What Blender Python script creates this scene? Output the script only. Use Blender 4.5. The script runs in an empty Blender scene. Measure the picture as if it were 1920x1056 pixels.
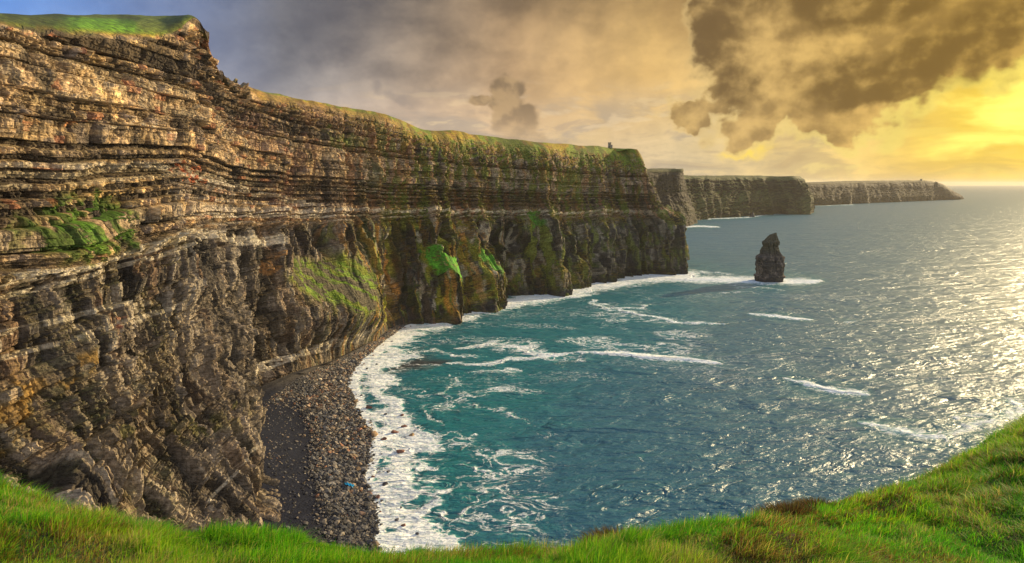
import bpy, math, random
import numpy as np

# ------------------------------------------------------------------ camera, light, exposure
SC = bpy.context.scene
COL = SC.collection
PITCH = math.radians(8.2)
FPX = 1274.0                      # focal length in pixels of the 1920 px wide photograph
CAMZ = 140.0
cp, sp = math.cos(PITCH), math.sin(PITCH)

cam_d = bpy.data.cameras.new("camera")
cam_d.sensor_width = 36.0
cam_d.lens = 36.0 * FPX / 1920.0
cam_d.clip_start = 0.1
cam_d.clip_end = 200000.0
cam = bpy.data.objects.new("camera", cam_d)
cam.location = (0, 0, CAMZ)
cam.rotation_euler = (math.radians(90) - PITCH, 0, 0)
COL.objects.link(cam)
SC.camera = cam

SUN_AZ, SUN_EL = math.radians(53), math.radians(16)     # azimuth measured from +Y towards +X
sun_d = bpy.data.lights.new("sun", 'SUN')
sun_d.energy = 5.0
sun_d.angle = math.radians(0.6)
sun_d.color = (1.0, 0.77, 0.44)
sun = bpy.data.objects.new("sun", sun_d)
sun.rotation_euler = (math.radians(90) - SUN_EL, 0, -SUN_AZ + math.pi)
COL.objects.link(sun)
sun.location = (300, 300, 500)

SC.view_settings.view_transform = 'Standard'
SC.view_settings.look = 'None'
SC.view_settings.exposure = 0.0
SC.view_settings.gamma = 1.0
SC.view_settings.use_curve_mapping = False


class NT:
    """tiny helper to write node trees"""
    def __init__(self, nt):
        self.nt = nt; self.n = nt.nodes; self.l = nt.links; self.x = 0
    def new(self, t, **kw):
        nd = self.n.new(t); self.x += 1; nd.location = (self.x * 60, -(self.x % 9) * 80)
        for k, v in kw.items(): setattr(nd, k, v)
        return nd
    def put(self, sock, v):
        if isinstance(v, bpy.types.NodeSocket): self.l.new(v, sock)
        elif v is not None:
            if hasattr(sock, 'default_value'):
                dv = sock.default_value
                if hasattr(dv, '__len__') and not hasattr(v, '__len__'): v = (v,) * len(dv)
                elif hasattr(dv, '__len__') and len(dv) == 4 and len(v) == 3: v = (*v, 1)
                sock.default_value = v
    def m(self, op, a, b=None, c=None, clamp=False):
        nd = self.new('ShaderNodeMath', operation=op, use_clamp=clamp)
        self.put(nd.inputs[0], a); self.put(nd.inputs[1], b); self.put(nd.inputs[2], c)
        return nd.outputs[0]
    def vm(self, op, a, b=None, out=0, scale=None):
        nd = self.new('ShaderNodeVectorMath', operation=op)
        self.put(nd.inputs[0], a)
        if b is not None: self.put(nd.inputs[1], b)
        if scale is not None: self.put(nd.inputs['Scale'], scale)
        return nd.outputs[out]
    def mix(self, f, a, b, mode='MIX'):
        nd = self.new('ShaderNodeMix', data_type='RGBA', blend_type=mode)
        self.put(nd.inputs[0], f); self.put(nd.inputs[6], a); self.put(nd.inputs[7], b)
        return nd.outputs[2]
    def noise(self, vec, scale, detail=4, rough=0.5, dist=0.0, out=0, lac=2.0):
        nd = self.new('ShaderNodeTexNoise')
        self.put(nd.inputs['Vector'], vec); nd.inputs['Scale'].default_value = scale
        nd.inputs['Detail'].default_value = detail; nd.inputs['Roughness'].default_value = rough
        nd.inputs['Distortion'].default_value = dist; nd.inputs['Lacunarity'].default_value = lac
        return nd.outputs[out]
    def ss(self, v, a, b, lo=0.0, hi=1.0):
        nd = self.new('ShaderNodeMapRange', interpolation_type='SMOOTHSTEP')
        self.put(nd.inputs[0], v); self.put(nd.inputs[1], a); self.put(nd.inputs[2], b)
        nd.inputs[3].default_value = lo; nd.inputs[4].default_value = hi
        return nd.outputs[0]
    def comb(self, x, y, z):
        nd = self.new('ShaderNodeCombineXYZ')
        self.put(nd.inputs[0], x); self.put(nd.inputs[1], y); self.put(nd.inputs[2], z)
        return nd.outputs[0]
    def ramp(self, f, stops):
        nd = self.new('ShaderNodeValToRGB'); self.put(nd.inputs[0], f)
        e = nd.color_ramp.elements
        while len(e) < len(stops): e.new(0.5)
        for i, (p, c) in enumerate(stops):
            e[i].position = p; e[i].color = (*c, 1)
        return nd.outputs[0]


def srgb(r, g, b):
    f = lambda c: (c / 255 / 12.92) if c / 255 <= 0.04045 else ((c / 255 + 0.055) / 1.055) ** 2.4
    return (f(r), f(g), f(b))


def azel(px, py):
    a = (px - 960) / FPX; b = (py - 528) / FPX
    x, y, z = a, cp - b * sp, -sp - b * cp
    return math.degrees(math.atan2(x, y)), math.degrees(math.atan2(z, math.hypot(x, y)))


# ------------------------------------------------------------------ sky (world)
def build_world():
    w = bpy.data.worlds.new("World"); SC.world = w; w.use_nodes = True
    N = NT(w.node_tree); N.n.clear()
    tc = N.new('ShaderNodeTexCoord').outputs['Generated']
    sep = N.new('ShaderNodeSeparateXYZ'); N.l.new(tc, sep.inputs[0])
    X, Y, Z = sep.outputs
    DEG = 57.29578
    az = N.m('MULTIPLY', N.m('ARCTAN2', X, Y), DEG)
    el = N.m('MULTIPLY', N.m('ARCSINE', Z), DEG)
    sky = N.new('ShaderNodeTexSky', sky_type='NISHITA')
    sky.sun_disc = False; sky.sun_elevation = SUN_EL; sky.sun_rotation = SUN_AZ
    sky.altitude = 100; sky.air_density = 1.0; sky.dust_density = 0.6
    STR = 0.12
    EXPO = 0.55
    SC.view_settings.exposure = EXPO
    K = 1.0 / STR / 2 ** EXPO        # cloud radiance as exposed
    # direction stretched so that clouds flatten towards the horizon
    dirn = N.comb(N.m('MULTIPLY', az, 0.1), N.m('MULTIPLY', el, 0.115), N.m('MULTIPLY', Y, 0.6))
    flat = N.comb(N.m('MULTIPLY', az, 0.1), N.m('MULTIPLY', el, 0.36), N.m('MULTIPLY', Y, 0.6))
    TOSUN = (0.075, -0.06, 0.0)
    n1 = N.noise(dirn, 2.0, 7, 0.52, 0.1)
    n1s = N.noise(N.vm('ADD', dirn, TOSUN), 2.0, 5, 0.52, 0.1)
    relief = N.m('SUBTRACT', n1, n1s)                       # > 0 where the cloud thins towards the sun: lit side
    n2 = N.noise(N.vm('MULTIPLY', N.vm('ADD', dirn, (0, 0, 3.7)), (1.0, 1.5, 1.0)), 1.1, 7, 0.56, 0.1)
    n3 = N.noise(dirn, 6.5, 5, 0.55, 0.1)
    nf = N.noise(flat, 1.45, 6, 0.52, 0.3)
    nfs = N.noise(N.vm('ADD', flat, (0.05, -0.12, 0)), 1.45, 5, 0.52, 0.3)
    nv = N.new('ShaderNodeTexNoise'); N.put(nv.inputs['Vector'], dirn); nv.inputs['Scale'].default_value = 2.3
    nv.inputs['Detail'].default_value = 6; nv.inputs['Roughness'].default_value = 0.55
    wv = N.vm('SUBTRACT', nv.outputs['Color'], (0.5, 0.5, 0.5))
    sw = N.new('ShaderNodeSeparateXYZ'); N.l.new(wv, sw.inputs[0])
    azw = N.m('MULTIPLY_ADD', sw.outputs[0], 7.0, az)
    elw = N.m('MULTIPLY_ADD', sw.outputs[1], 5.5, el)
    vo = N.new('ShaderNodeTexVoronoi', feature='SMOOTH_F1'); N.put(vo.inputs['Vector'], N.vm('ADD', dirn, N.vm('SCALE', wv, scale=0.25)))
    vo.inputs['Scale'].default_value = 5.0; vo.inputs['Detail'].default_value = 2.0; vo.inputs['Roughness'].default_value = 0.5
    puff = N.m('SUBTRACT', vo.outputs['Distance'], 0.42)

    def blob(px, py, rx, ry, rot=0.0, a=None, e=None, soft=(1.17, 0.78), pf=0.5):
        """soft ellipse at the sky direction seen at pixel px, py; radii in degrees; puffy outline"""
        a0, e0 = azel(px, py)
        a = a or azw; e = e or elw
        dx = N.m('SUBTRACT', a, a0); dy = N.m('SUBTRACT', e, e0)
        c, s = math.cos(math.radians(rot)), math.sin(math.radians(rot))
        u = N.m('MULTIPLY_ADD', dx, c / rx, N.m('MULTIPLY', dy, s / rx))
        v = N.m('MULTIPLY_ADD', dx, -s / ry, N.m('MULTIPLY', dy, c / ry))
        d = N.m('SQRT', N.m('ADD', N.m('MULTIPLY', u, u), N.m('MULTIPLY', v, v)))
        d = N.m('MULTIPLY_ADD', puff, pf * 3.4 / max(1.0, min(rx, ry)) if min(rx, ry) > 3.4 else pf, d)
        return N.ss(d, soft[0], soft[1])

    def mx(*v):
        r = v[0]
        for q in v[1:]: r = N.m('MAXIMUM', r, q)
        return r

    # broad tint of the cloud deck with azimuth (cool on the left, golden towards the sun)
    azr = N.new('ShaderNodeMapRange'); N.put(azr.inputs[0], az); azr.inputs[1].default_value = -45; azr.inputs[2].default_value = 45
    hi = N.ramp(azr.outputs[0], [(0.0, srgb(104, 160, 244)), (0.13, srgb(118, 160, 228)), (0.2, srgb(120, 140, 182)), (0.30, srgb(112, 113, 122)),
                                 (0.42, srgb(104, 96, 91)), (0.5, srgb(122, 104, 84)), (0.6, srgb(150, 124, 86)), (0.7, srgb(184, 148, 92)), (1.0, srgb(205, 165, 60))])
    mid = N.ramp(azr.outputs[0], [(0.0, srgb(126, 150, 200)), (0.2, srgb(142, 150, 172)), (0.3, srgb(160, 158, 160)), (0.38, srgb(184, 168, 152)),
                                  (0.5, srgb(206, 172, 130)), (0.62, srgb(232, 192, 124)), (0.8, srgb(214, 186, 122)), (1.0, srgb(252, 218, 60))])
    low = N.ramp(azr.outputs[0], [(0.0, srgb(160, 160, 170)), (0.36, srgb(206, 180, 160)), (0.5, srgb(214, 186, 150)),
                                  (0.65, srgb(214, 192, 150)), (0.85, srgb(240, 202, 104)), (1.0, srgb(255, 218, 74))])
    base = N.mix(N.ss(el, 1.5, 8.5), low, mid)
    deck = N.m('MULTIPLY_ADD', n2, 11.0, N.m('MULTIPLY_ADD', N.m('ADD', az, 0), -0.10, N.m('ADD', el, -5.5)))
    base = N.mix(N.ss(deck, 7.0, 15.5), base, hi)
    # soft streaks and folds in the deck
    mod = N.mix(N.ss(n2, 0.3, 0.7), (1.06, 1.05, 1.03), (0.91, 0.90, 0.90))
    base = N.mix(1.0, base, mod, 'MULTIPLY')
    base = N.mix(1.0, base, N.mix(N.ss(relief, -0.09, 0.09), (0.92, 0.92, 0.93), (1.07, 1.06, 1.04)), 'MULTIPLY')
    base = N.vm('SCALE', base, scale=N.ss(el, 13.0, 5.0, 1.0, 1.13))
    # broken low cloud near the horizon: grey undersides, cream lit tops
    lowm = N.m('MULTIPLY', N.ss(el, 9.0, 4.5), N.ss(az, -22, -4))
    band = N.m('MULTIPLY', N.ss(nf, 0.46, 0.58), lowm)
    lowgrey = N.mix(N.ss(az, 5, 36), srgb(166, 156, 144), srgb(200, 170, 108))
    base = N.mix(N.m('MULTIPLY', band, 0.6), base, lowgrey)
    rl = N.m('SUBTRACT', nf, nfs)
    lit = N.m('MULTIPLY', N.ss(rl, 0.015, 0.10), lowm)
    base = N.mix(N.m('MULTIPLY', lit, 0.6), base, N.mix(N.ss(az, 5, 36), srgb(238, 208, 164), srgb(255, 228, 120)))
    base = N.mix(N.m('MULTIPLY', N.m('MULTIPLY', N.ss(rl, -0.02, -0.12), lowm), 0.4), base, N.mix(N.ss(az, 5, 36), srgb(168, 152, 136), srgb(205, 168, 96)))
    # glow of the hidden sun at the right
    a1, e1 = azel(1900, 200)
    dx = N.m('SUBTRACT', az, a1 + 4); dy = N.m('MULTIPLY', N.m('SUBTRACT', elw, e1), 2.1)
    gd = N.m('SQRT', N.m('ADD', N.m('MULTIPLY', dx, dx), N.m('MULTIPLY', dy, dy)))
    base = N.mix(N.m('MULTIPLY', N.ss(gd, 15, 3), 0.85), base, srgb(248, 208, 60))
    core = N.ss(N.m('MULTIPLY_ADD', nf, 22.0, gd), 18.5, 12.0)
    base = N.mix(core, base, (1.5, 1.18, 0.22))
    # bright yellow gap under the big cumulus
    base = N.mix(N.m('MULTIPLY', blob(1412, 287, 2.0, 0.6, soft=(1.5, .4)), .85), base, (1.1, 0.78, 0.10))
    # small clouds left of centre
    azs = N.m('MULTIPLY_ADD', sw.outputs[0], 2.6, az); els = N.m('MULTIPLY_ADD', sw.outputs[1], 2.6, el)
    sb = lambda *q: blob(*q, a=azs, e=els, pf=0.5, soft=(1.2, 0.9))
    sm = mx(sb(955, 163, 1.55, 1.25), sb(950, 195, 1.5, 1.3), sb(970, 232, 2.2, 1.6), sb(900, 190, 1.3, 0.7), sb(985, 262, 2.6, 1.0))
    smc = N.mix(N.ss(relief, -0.05, 0.08), srgb(140, 118, 92), srgb(184, 154, 114))
    base = N.mix(N.m('MULTIPLY', sm, N.ss(el, 2.5, 7.0, 0.2, 0.92)), base, smc)
    sm2 = mx(blob(745, 186, 1.8, 0.6, -14, soft=(1.5, .5)), blob(705, 172, 0.8, 0.7, soft=(1.5, .5)))
    base = N.mix(N.m('MULTIPLY', sm2, 0.5), base, srgb(150, 138, 130))
    base = N.mix(N.m('MULTIPLY', blob(1095, 262, 2.6, 1.2), 0.55), base, srgb(232, 200, 146))
    # great cumulus on the right
    big = mx(blob(1385, 70, 4.0, 4.6), blob(1400, 170, 3.9, 3.4), blob(1490, 60, 6.5, 5.6), blob(1620, 60, 9.5, 6.0), blob(1780, 40, 11, 5.6, 8),
             blob(1920, -60, 10, 7.0), blob(1290, 212, 3.0, 1.3), blob(1570, 180, 7.5, 3.4), blob(1420, 235, 3.2, 2.4), blob(1520, 215, 5.5, 2.4))
    lf = N.m('ADD', N.m('MULTIPLY', relief, 2.6), N.m('MULTIPLY', N.m('SUBTRACT', n3, 0.5), 0.55))
    lite = N.mix(N.ss(lf, -0.35, 0.35), srgb(160, 130, 82), srgb(222, 184, 116))
    lite = N.mix(N.ss(az, 14, 36), lite, N.mix(1.0, lite, (1.12, 1.05, 0.66), 'MULTIPLY'))
    base = N.mix(N.m('MULTIPLY', big, 0.96), base, lite)
    rim = N.m('MULTIPLY', N.m('MULTIPLY', big, N.m('SUBTRACT', 1.0, big)), N.ss(az, 8, 30, 1.2, 2.6))
    base = N.mix(rim, base, N.mix(N.ss(az, 10, 36), srgb(250, 216, 150), srgb(255, 232, 110)))
    sof = dict(soft=(1.35, 0.6), a=N.m('MULTIPLY_ADD', sw.outputs[0], 4.0, az), e=N.m('MULTIPLY_ADD', sw.outputs[1], 4.0, el))
    dark = mx(blob(1335, 80, 2.6, 3.6, **sof), blob(1375, 165, 2.0, 2.6, **sof), blob(1590, 150, 3.6, 1.8, 6, **sof), blob(1740, 125, 6.2, 2.4, 12, **sof),
              blob(1600, 10, 6.5, 2.0, **sof), blob(1680, 178, 6.5, 1.1, 4, **sof), blob(1860, 60, 5.5, 3.0, 20, **sof), blob(1400, -30, 6, 3, **sof))
    dk = N.m('MULTIPLY', N.m('MULTIPLY', dark, big), N.ss(lf, 0.5, -0.1, 0.45, 1.0))
    base = N.mix(N.m('MULTIPLY', dk, 0.9), base, N.mix(N.ss(az, 8, 34), srgb(112, 90, 62), srgb(126, 98, 48)))
    # behind the viewer and overhead: unseen broken cloud, brightened as fill light on the cliffs
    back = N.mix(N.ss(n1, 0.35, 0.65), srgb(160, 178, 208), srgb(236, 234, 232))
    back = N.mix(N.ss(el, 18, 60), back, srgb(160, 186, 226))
    back = N.mix(N.m('MULTIPLY', N.ss(az, 24, 55), N.ss(az, 130, 80)), back, N.mix(N.ss(n1, 0.35, 0.65), (0.62, 0.44, 0.16), (1.0, 0.80, 0.36)))  # golden cloud added out of view to warm the sea's reflections
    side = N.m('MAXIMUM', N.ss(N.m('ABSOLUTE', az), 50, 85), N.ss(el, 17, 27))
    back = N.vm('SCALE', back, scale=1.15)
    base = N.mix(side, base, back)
    clouds = N.vm('SCALE', base, scale=K)
    # clear blue sky shows at the far upper left
    cover = N.m('SUBTRACT', 1.0, N.m('MULTIPLY', N.m('MULTIPLY', N.ss(az, -24, -36), N.ss(el, 12, 18)), 0.45))
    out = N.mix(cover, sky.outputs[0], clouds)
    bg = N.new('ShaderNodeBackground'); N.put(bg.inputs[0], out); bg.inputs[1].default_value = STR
    o = N.new('ShaderNodeOutputWorld'); N.l.new(bg.outputs[0], o.inputs[0])
    w.cycles.sampling_method = 'MANUAL'; w.cycles.sample_map_resolution = 512

build_world()


# ------------------------------------------------------------------ numeric helpers
def P(px, py, D=None, z=None):
    """world point seen at photo pixel (px, py) at depth D (world Y) or on height z"""
    a = (px - 960) / FPX; b = (py - 528) / FPX
    dx, dy, dz = a, cp - b * sp, -sp - b * cp
    t = (D / dy) if D is not None else (z - CAMZ) / dz
    return np.array([dx * t, dy * t, CAMZ + dz * t])


def project(x, y, z):
    zz = z - CAMZ
    d = y * cp - zz * sp
    u = x; v = y * sp + zz * cp
    return 960 + FPX * u / d, 528 - FPX * v / d


def _h(i, j, k, seed):
    n = (i.astype(np.uint32) * np.uint32(374761393) + j.astype(np.uint32) * np.uint32(668265263)
         + k.astype(np.uint32) * np.uint32(2147483647) + np.uint32(seed * 144665 + 1013904223 & 0xffffffff))
    n = (n ^ (n >> np.uint32(13))) * np.uint32(1274126177)
    n = (n ^ (n >> np.uint32(15))) * np.uint32(2246822519)
    n = n ^ (n >> np.uint32(16))
    return (n & np.uint32(0xffffff)).astype(np.float32) / np.float32(0xffffff)


def vnoise(x, y, z=None, seed=0):
    """value noise 0..1"""
    x = np.asarray(x, np.float32); y = np.asarray(y, np.float32)
    xi = np.floor(x); yi = np.floor(y)
    fx = x - xi; fy = y - yi
    fx = fx * fx * (3 - 2 * fx); fy = fy * fy * (3 - 2 * fy)
    xi = xi.astype(np.int64); yi = yi.astype(np.int64)
    if z is None:
        k = np.zeros_like(xi)
        a = _h(xi, yi, k, seed); b = _h(xi + 1, yi, k, seed); c = _h(xi, yi + 1, k, seed); d = _h(xi + 1, yi + 1, k, seed)
        return (a + (b - a) * fx) * (1 - fy) + (c + (d - c) * fx) * fy
    z = np.asarray(z, np.float32); zi = np.floor(z); fz = z - zi; fz = fz * fz * (3 - 2 * fz); zi = zi.astype(np.int64)
    r = []
    for k in (zi, zi + 1):
        a = _h(xi, yi, k, seed); b = _h(xi + 1, yi, k, seed); c = _h(xi, yi + 1, k, seed); d = _h(xi + 1, yi + 1, k, seed)
        r.append((a + (b - a) * fx) * (1 - fy) + (c + (d - c) * fx) * fy)
    return r[0] + (r[1] - r[0]) * fz


def fbm(x, y, z=None, seed=0, oct=4, gain=0.5):
    s = 0; a = 1; t = 0
    for o in range(oct):
        f = 2.03 ** o
        s = s + a * vnoise(x * f + o * 17.3, y * f + o * 9.1, None if z is None else z * f + o * 5.7, seed + o)
        t += a; a *= gain
    return s / t


def ridge(x, y, z=None, seed=0, oct=3):
    s = 0; a = 1; t = 0
    for o in range(oct):
        f = 2.03 ** o
        n = vnoise(x * f + o * 17.3, y * f + o * 9.1, None if z is None else z * f, seed + o)
        s = s + a * (1 - np.abs(2 * n - 1)); t += a; a *= 0.5
    return s / t


def sst(v, a, b):
    t = np.clip((v - a) / (b - a), 0, 1)
    return t * t * (3 - 2 * t)


def lerp(a, b, t): return a + (b - a) * t


def mixc(c, col, m):
    m = np.asarray(m)[..., None]
    return c * (1 - m) + np.asarray(col, np.float32) * m


def catmull(ctrl, n, closed=False):
    """ctrl (S, ..., 3) -> n samples along the first axis, spacing by control index"""
    ctrl = np.asarray(ctrl, float); S = len(ctrl)
    t = np.linspace(0, S - 1, n) if np.isscalar(n) else np.asarray(n)
    i = np.clip(np.floor(t).astype(int), 0, S - 2); f = (t - i).reshape((-1,) + (1,) * (ctrl.ndim - 1))
    g = lambda k: ctrl[np.clip(k, 0, S - 1)]
    p0, p1, p2, p3 = g(i - 1), g(i), g(i + 1), g(i + 2)
    return 0.5 * (2 * p1 + (p2 - p0) * f + (2 * p0 - 5 * p1 + 4 * p2 - p3) * f ** 2 + (3 * p1 - p0 - 3 * p2 + p3) * f ** 3)


def mesh_from(name, verts, faces, mat=None, attrs=None, smooth=False, parent=None, loc=None, link=True):
    """verts (n,3); faces (m,k) int array; attrs name -> (n,) floats or (n,3) colours"""
    me = bpy.data.meshes.new(name)
    verts = np.ascontiguousarray(verts, np.float32); faces = np.ascontiguousarray(faces, np.int32)
    me.vertices.add(len(verts)); me.vertices.foreach_set('co', verts.ravel())
    k = faces.shape[1]
    me.loops.add(faces.size); me.loops.foreach_set('vertex_index', faces.ravel())
    me.polygons.add(len(faces)); me.polygons.foreach_set('loop_start', np.arange(0, faces.size, k, dtype=np.int32))
    me.polygons.foreach_set('use_smooth', np.full(len(faces), smooth, dtype=bool))
    me.update(calc_edges=True)
    for an, av in (attrs or {}).items():
        av = np.asarray(av, np.float32)
        if av.ndim == 1:
            at = me.attributes.new(an, 'FLOAT', 'POINT'); at.data.foreach_set('value', av)
        else:
            at = me.attributes.new(an, 'FLOAT_COLOR', 'POINT')
            at.data.foreach_set('color', np.concatenate([av, np.ones((len(av), 1), np.float32)], 1).ravel())
    if mat: me.materials.append(mat)
    ob = bpy.data.objects.new(name, me)
    if link: COL.objects.link(ob)
    if parent: ob.parent = parent
    if loc is not None: ob.location = loc
    return ob


def grid_faces(nu, nv, flip=False):
    i = np.arange(nu * nv).reshape(nu, nv)
    a, b, c, d = i[:-1, :-1].ravel(), i[1:, :-1].ravel(), i[1:, 1:].ravel(), i[:-1, 1:].ravel()
    return np.stack([a, d, c, b] if flip else [a, b, c, d], 1)


def grid_normals(V):
    du = np.gradient(V, axis=0); dv = np.gradient(V, axis=1)
    n = np.cross(du, dv)
    return n / (np.linalg.norm(n, axis=2, keepdims=True) + 1e-9)


def structure(o): o['kind'] = 'structure'; return o


def tag(o, label, cat, group=None, kind=None):
    o['label'] = label; o['category'] = cat
    if group: o['group'] = group
    if kind: o['kind'] = kind
    return o


def empty(name, loc, rz=0):
    o = bpy.data.objects.new(name, None); o.location = loc; o.rotation_euler = (0, 0, rz)
    o.empty_display_size = 1; COL.objects.link(o); return o


# ------------------------------------------------------------------ materials
def mat(name):
    m = bpy.data.materials.new(name); m.use_nodes = True
    N = NT(m.node_tree); N.n.clear()
    o = N.new('ShaderNodeOutputMaterial')
    b = N.new('ShaderNodeBsdfPrincipled'); N.l.new(b.outputs[0], o.inputs[0])
    return m, N, b, o


def attr(N, name, out='Fac'):
    a = N.new('ShaderNodeAttribute', attribute_name=name); return a.outputs[out]


def bump(N, h, dist=1.0, strength=1.0, normal=None):
    b = N.new('ShaderNodeBump'); b.inputs['Strength'].default_value = strength
    b.inputs['Distance'].default_value = dist; N.put(b.inputs['Height'], h)
    if normal: N.l.new(normal, b.inputs['Normal'])
    return b.outputs[0]


def objco(N): return N.new('ShaderNodeTexCoord').outputs['Object']


def scaled(N, v, s): return N.vm('MULTIPLY', v, s)


def rock_material(name, fine=1.0, bumpd=0.35):
    m, N, b, o = mat(name)
    co = objco(N)
    c = attr(N, 'col', 'Color')
    n1 = N.noise(scaled(N, co, (0.5 / fine, 0.5 / fine, 0.9 / fine)), 1.0, 6, 0.62)
    n2 = N.noise(scaled(N, co, (0.06 / fine, 0.06 / fine, 1.3 / fine)), 1.0, 4, 0.6)       # thin bedding
    n3 = N.noise(scaled(N, co, (0.9 / fine, 0.9 / fine, 0.1 / fine)), 1.0, 4, 0.6)          # vertical joints
    k = N.m('MULTIPLY', N.ss(n1, 0.3, 0.72, 0.5, 1.5), N.m('MULTIPLY', N.ss(n2, 0.3, 0.7, 0.86, 1.14), N.ss(n3, 0.3, 0.7, 0.84, 1.16)))
    rockc = N.vm('SCALE', c, scale=k)
    N.put(b.inputs['Base Color'], rockc)
    b.inputs['Roughness'].default_value = 0.85; b.inputs['Specular IOR Level'].default_value = 0.25
    g = attr(N, 'grass')
    h = N.m('ADD', N.m('MULTIPLY', n1, 1.0), N.m('ADD', N.m('MULTIPLY', n2, 0.7), N.m('MULTIPLY', n3, 0.7)))
    h = N.m('MULTIPLY', h, N.m('MULTIPLY_ADD', g, -0.8, 1.0))
    N.put(b.inputs['Normal'], bump(N, h, bumpd * 2.6 * fine, 1.0))
    return m


ROCK = rock_material("cliff_rock", 1.0, 0.40)
ROCKFAR = rock_material("distant_cliff_rock", 6.0, 0.12)

# ------------------------------------------------------------------ the long cliff wall
# rows: (px, py, depth): base, lower wall, pale band, rock top, skyline ; behind = plateau
ST = [
    # hidden return behind the tip
    [(1205, 455, None), (1190, 420, 1560), (1170, 380, 1560), (1150, 322, 1560), (1130, 300, 1600)],
    [(1264, 492, None), (1250, 430, 1260), (1205, 382, 1260), (1192, 335, 1260), (1170, 292, 1290)],
    [(1286, 515, None), (1268, 412, 1068), (1229, 384, 1068), (1217, 330, 1065), (1196, 283, 1085)],
    [(1205, 516, None), (1200, 450, 1052), (1180, 384, 1060), (1172, 318, 1058), (1150, 277, 1100)],
    [(1130, 530, None), (1125, 462, 965), (1112, 384, 985), (1105, 314, 990), (1090, 272, 1035)],
    [(1060, 549, None), (1055, 475, 890), (1045, 385, 905), (1035, 306, 908), (1010, 266, 955)],
    [(985, 556, None), (980, 480, 850), (965, 385, 865), (955, 300, 868), (935, 258, 905)],
    [(915, 574, None), (910, 490, 795), (895, 385, 812), (885, 292, 812), (862, 248, 845)],
    [(850, 597, None), (840, 505, 720), (820, 386, 745), (812, 280, 745), (785, 240, 780)],
    [(760, 611, None), (755, 520, 680), (745, 387, 692), (742, 265, 690), (732, 216, 705)],
    [(700, 648, None), (690, 545, 600), (668, 388, 620), (655, 240, 620), (640, 200, 632)],
    [(620, 684, None), (610, 570, 535), (585, 386, 555), (570, 216, 556), (555, 184, 566)],
    [(548, 718, None), (535, 590, 478), (505, 382, 500), (492, 192, 500), (478, 166, 508)],
    [(490, 762, None), (470, 610, 425), (440, 392, 448), (436, 170, 450), (436, 146, 452)],
    [(508, 850, None), (440, 650, 352), (398, 405, 372), (398, 130, 378), (402, 112, 380)],
    [(541, 1003, None), (410, 720, 284), (362, 428, 310), (366, 62, 322), (371, 38, 324)],
    [(575, 1090, None), (330, 780, 245), (275, 458, 272), (290, 74, 280), (308, 30, 340)],
    [(600, 1250, None), (200, 840, 205), (150, 498, 228), (160, 68, 232), (165, 27, 300)],
    [(640, 1550, None), (50, 900, 165), (0, 530, 184), (0, 50, 186), (0, 29, 250)],
    [(680, 2100, None), (-200, 1000, 130), (-260, 600, 142), (-260, 40, 145), (-260, 22, 200)],
    [(700, 3000, None), (-600, 1300, 95), (-700, 700, 100), (-700, 20, 100), (-700, 0, 150)],
]


def cliff_ctrl(stations, back=260.0, backrise=-4.0, below=-14.0):
    out = []
    for st in stations:
        pts = []
        for k, (px, py, D) in enumerate(st):
            pts.append(P(px, py, z=0.0) if D is None else P(px, py, D))
        b0, b1 = pts[0], pts[1]
        under = b0 + (b0 - b1) / max(1e-3, (b1 - b0)[2]) * (-below)
        sky = pts[-1]; inl = sky - pts[0]; inl[2] = 0; inl /= np.linalg.norm(inl) + 1e-6
        behind = sky + inl * back * 0.25 + np.array([0, 0, backrise])
        behind2 = sky + inl * back + np.array([0, 0, backrise * 6])
        out.append([under] + pts + [behind, behind2])
    return np.array(out)


def resample_arc(V):
    """arc length in metres along axis 0 at the mean row"""
    mid = V[:, V.shape[1] // 3]
    d = np.linalg.norm(np.diff(mid[:, :2], axis=0), axis=1)
    return np.concatenate([[0], np.cumsum(d)])


def col_weights(ctrl, n, scr=True):
    """columns spaced evenly as seen from the viewpoint"""
    fine = np.linspace(0, len(ctrl) - 1, 3000)
    pp = catmull(ctrl, fine)[:, 3]
    d = np.linalg.norm(np.diff(pp, axis=0), axis=1) / np.linalg.norm(pp[1:] - np.array([0, 0, CAMZ]), axis=1)
    d = d + 1e-5
    ac = np.concatenate([[0], np.cumsum(d)])
    return np.interp(np.linspace(0, ac[-1], n), ac, fine)


def row_interp(C, seg):
    """C (n, R, 3); seg = vertices per interval; smooth-ish piecewise interpolation over rows"""
    R = C.shape[1]; ts = []
    for k, m in enumerate(seg): ts.append(k + np.arange(m) / m)
    ts = np.concatenate(ts + [[R - 1.0]])
    lin_i = np.clip(np.floor(ts).astype(int), 0, R - 2); f = (ts - lin_i)[None, :, None]
    L = C[:, lin_i] * (1 - f) + C[:, lin_i + 1] * f
    Cm = catmull(np.swapaxes(C, 0, 1), ts); Cm = np.swapaxes(Cm, 0, 1)
    return 0.65 * L + 0.35 * Cm, ts


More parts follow.
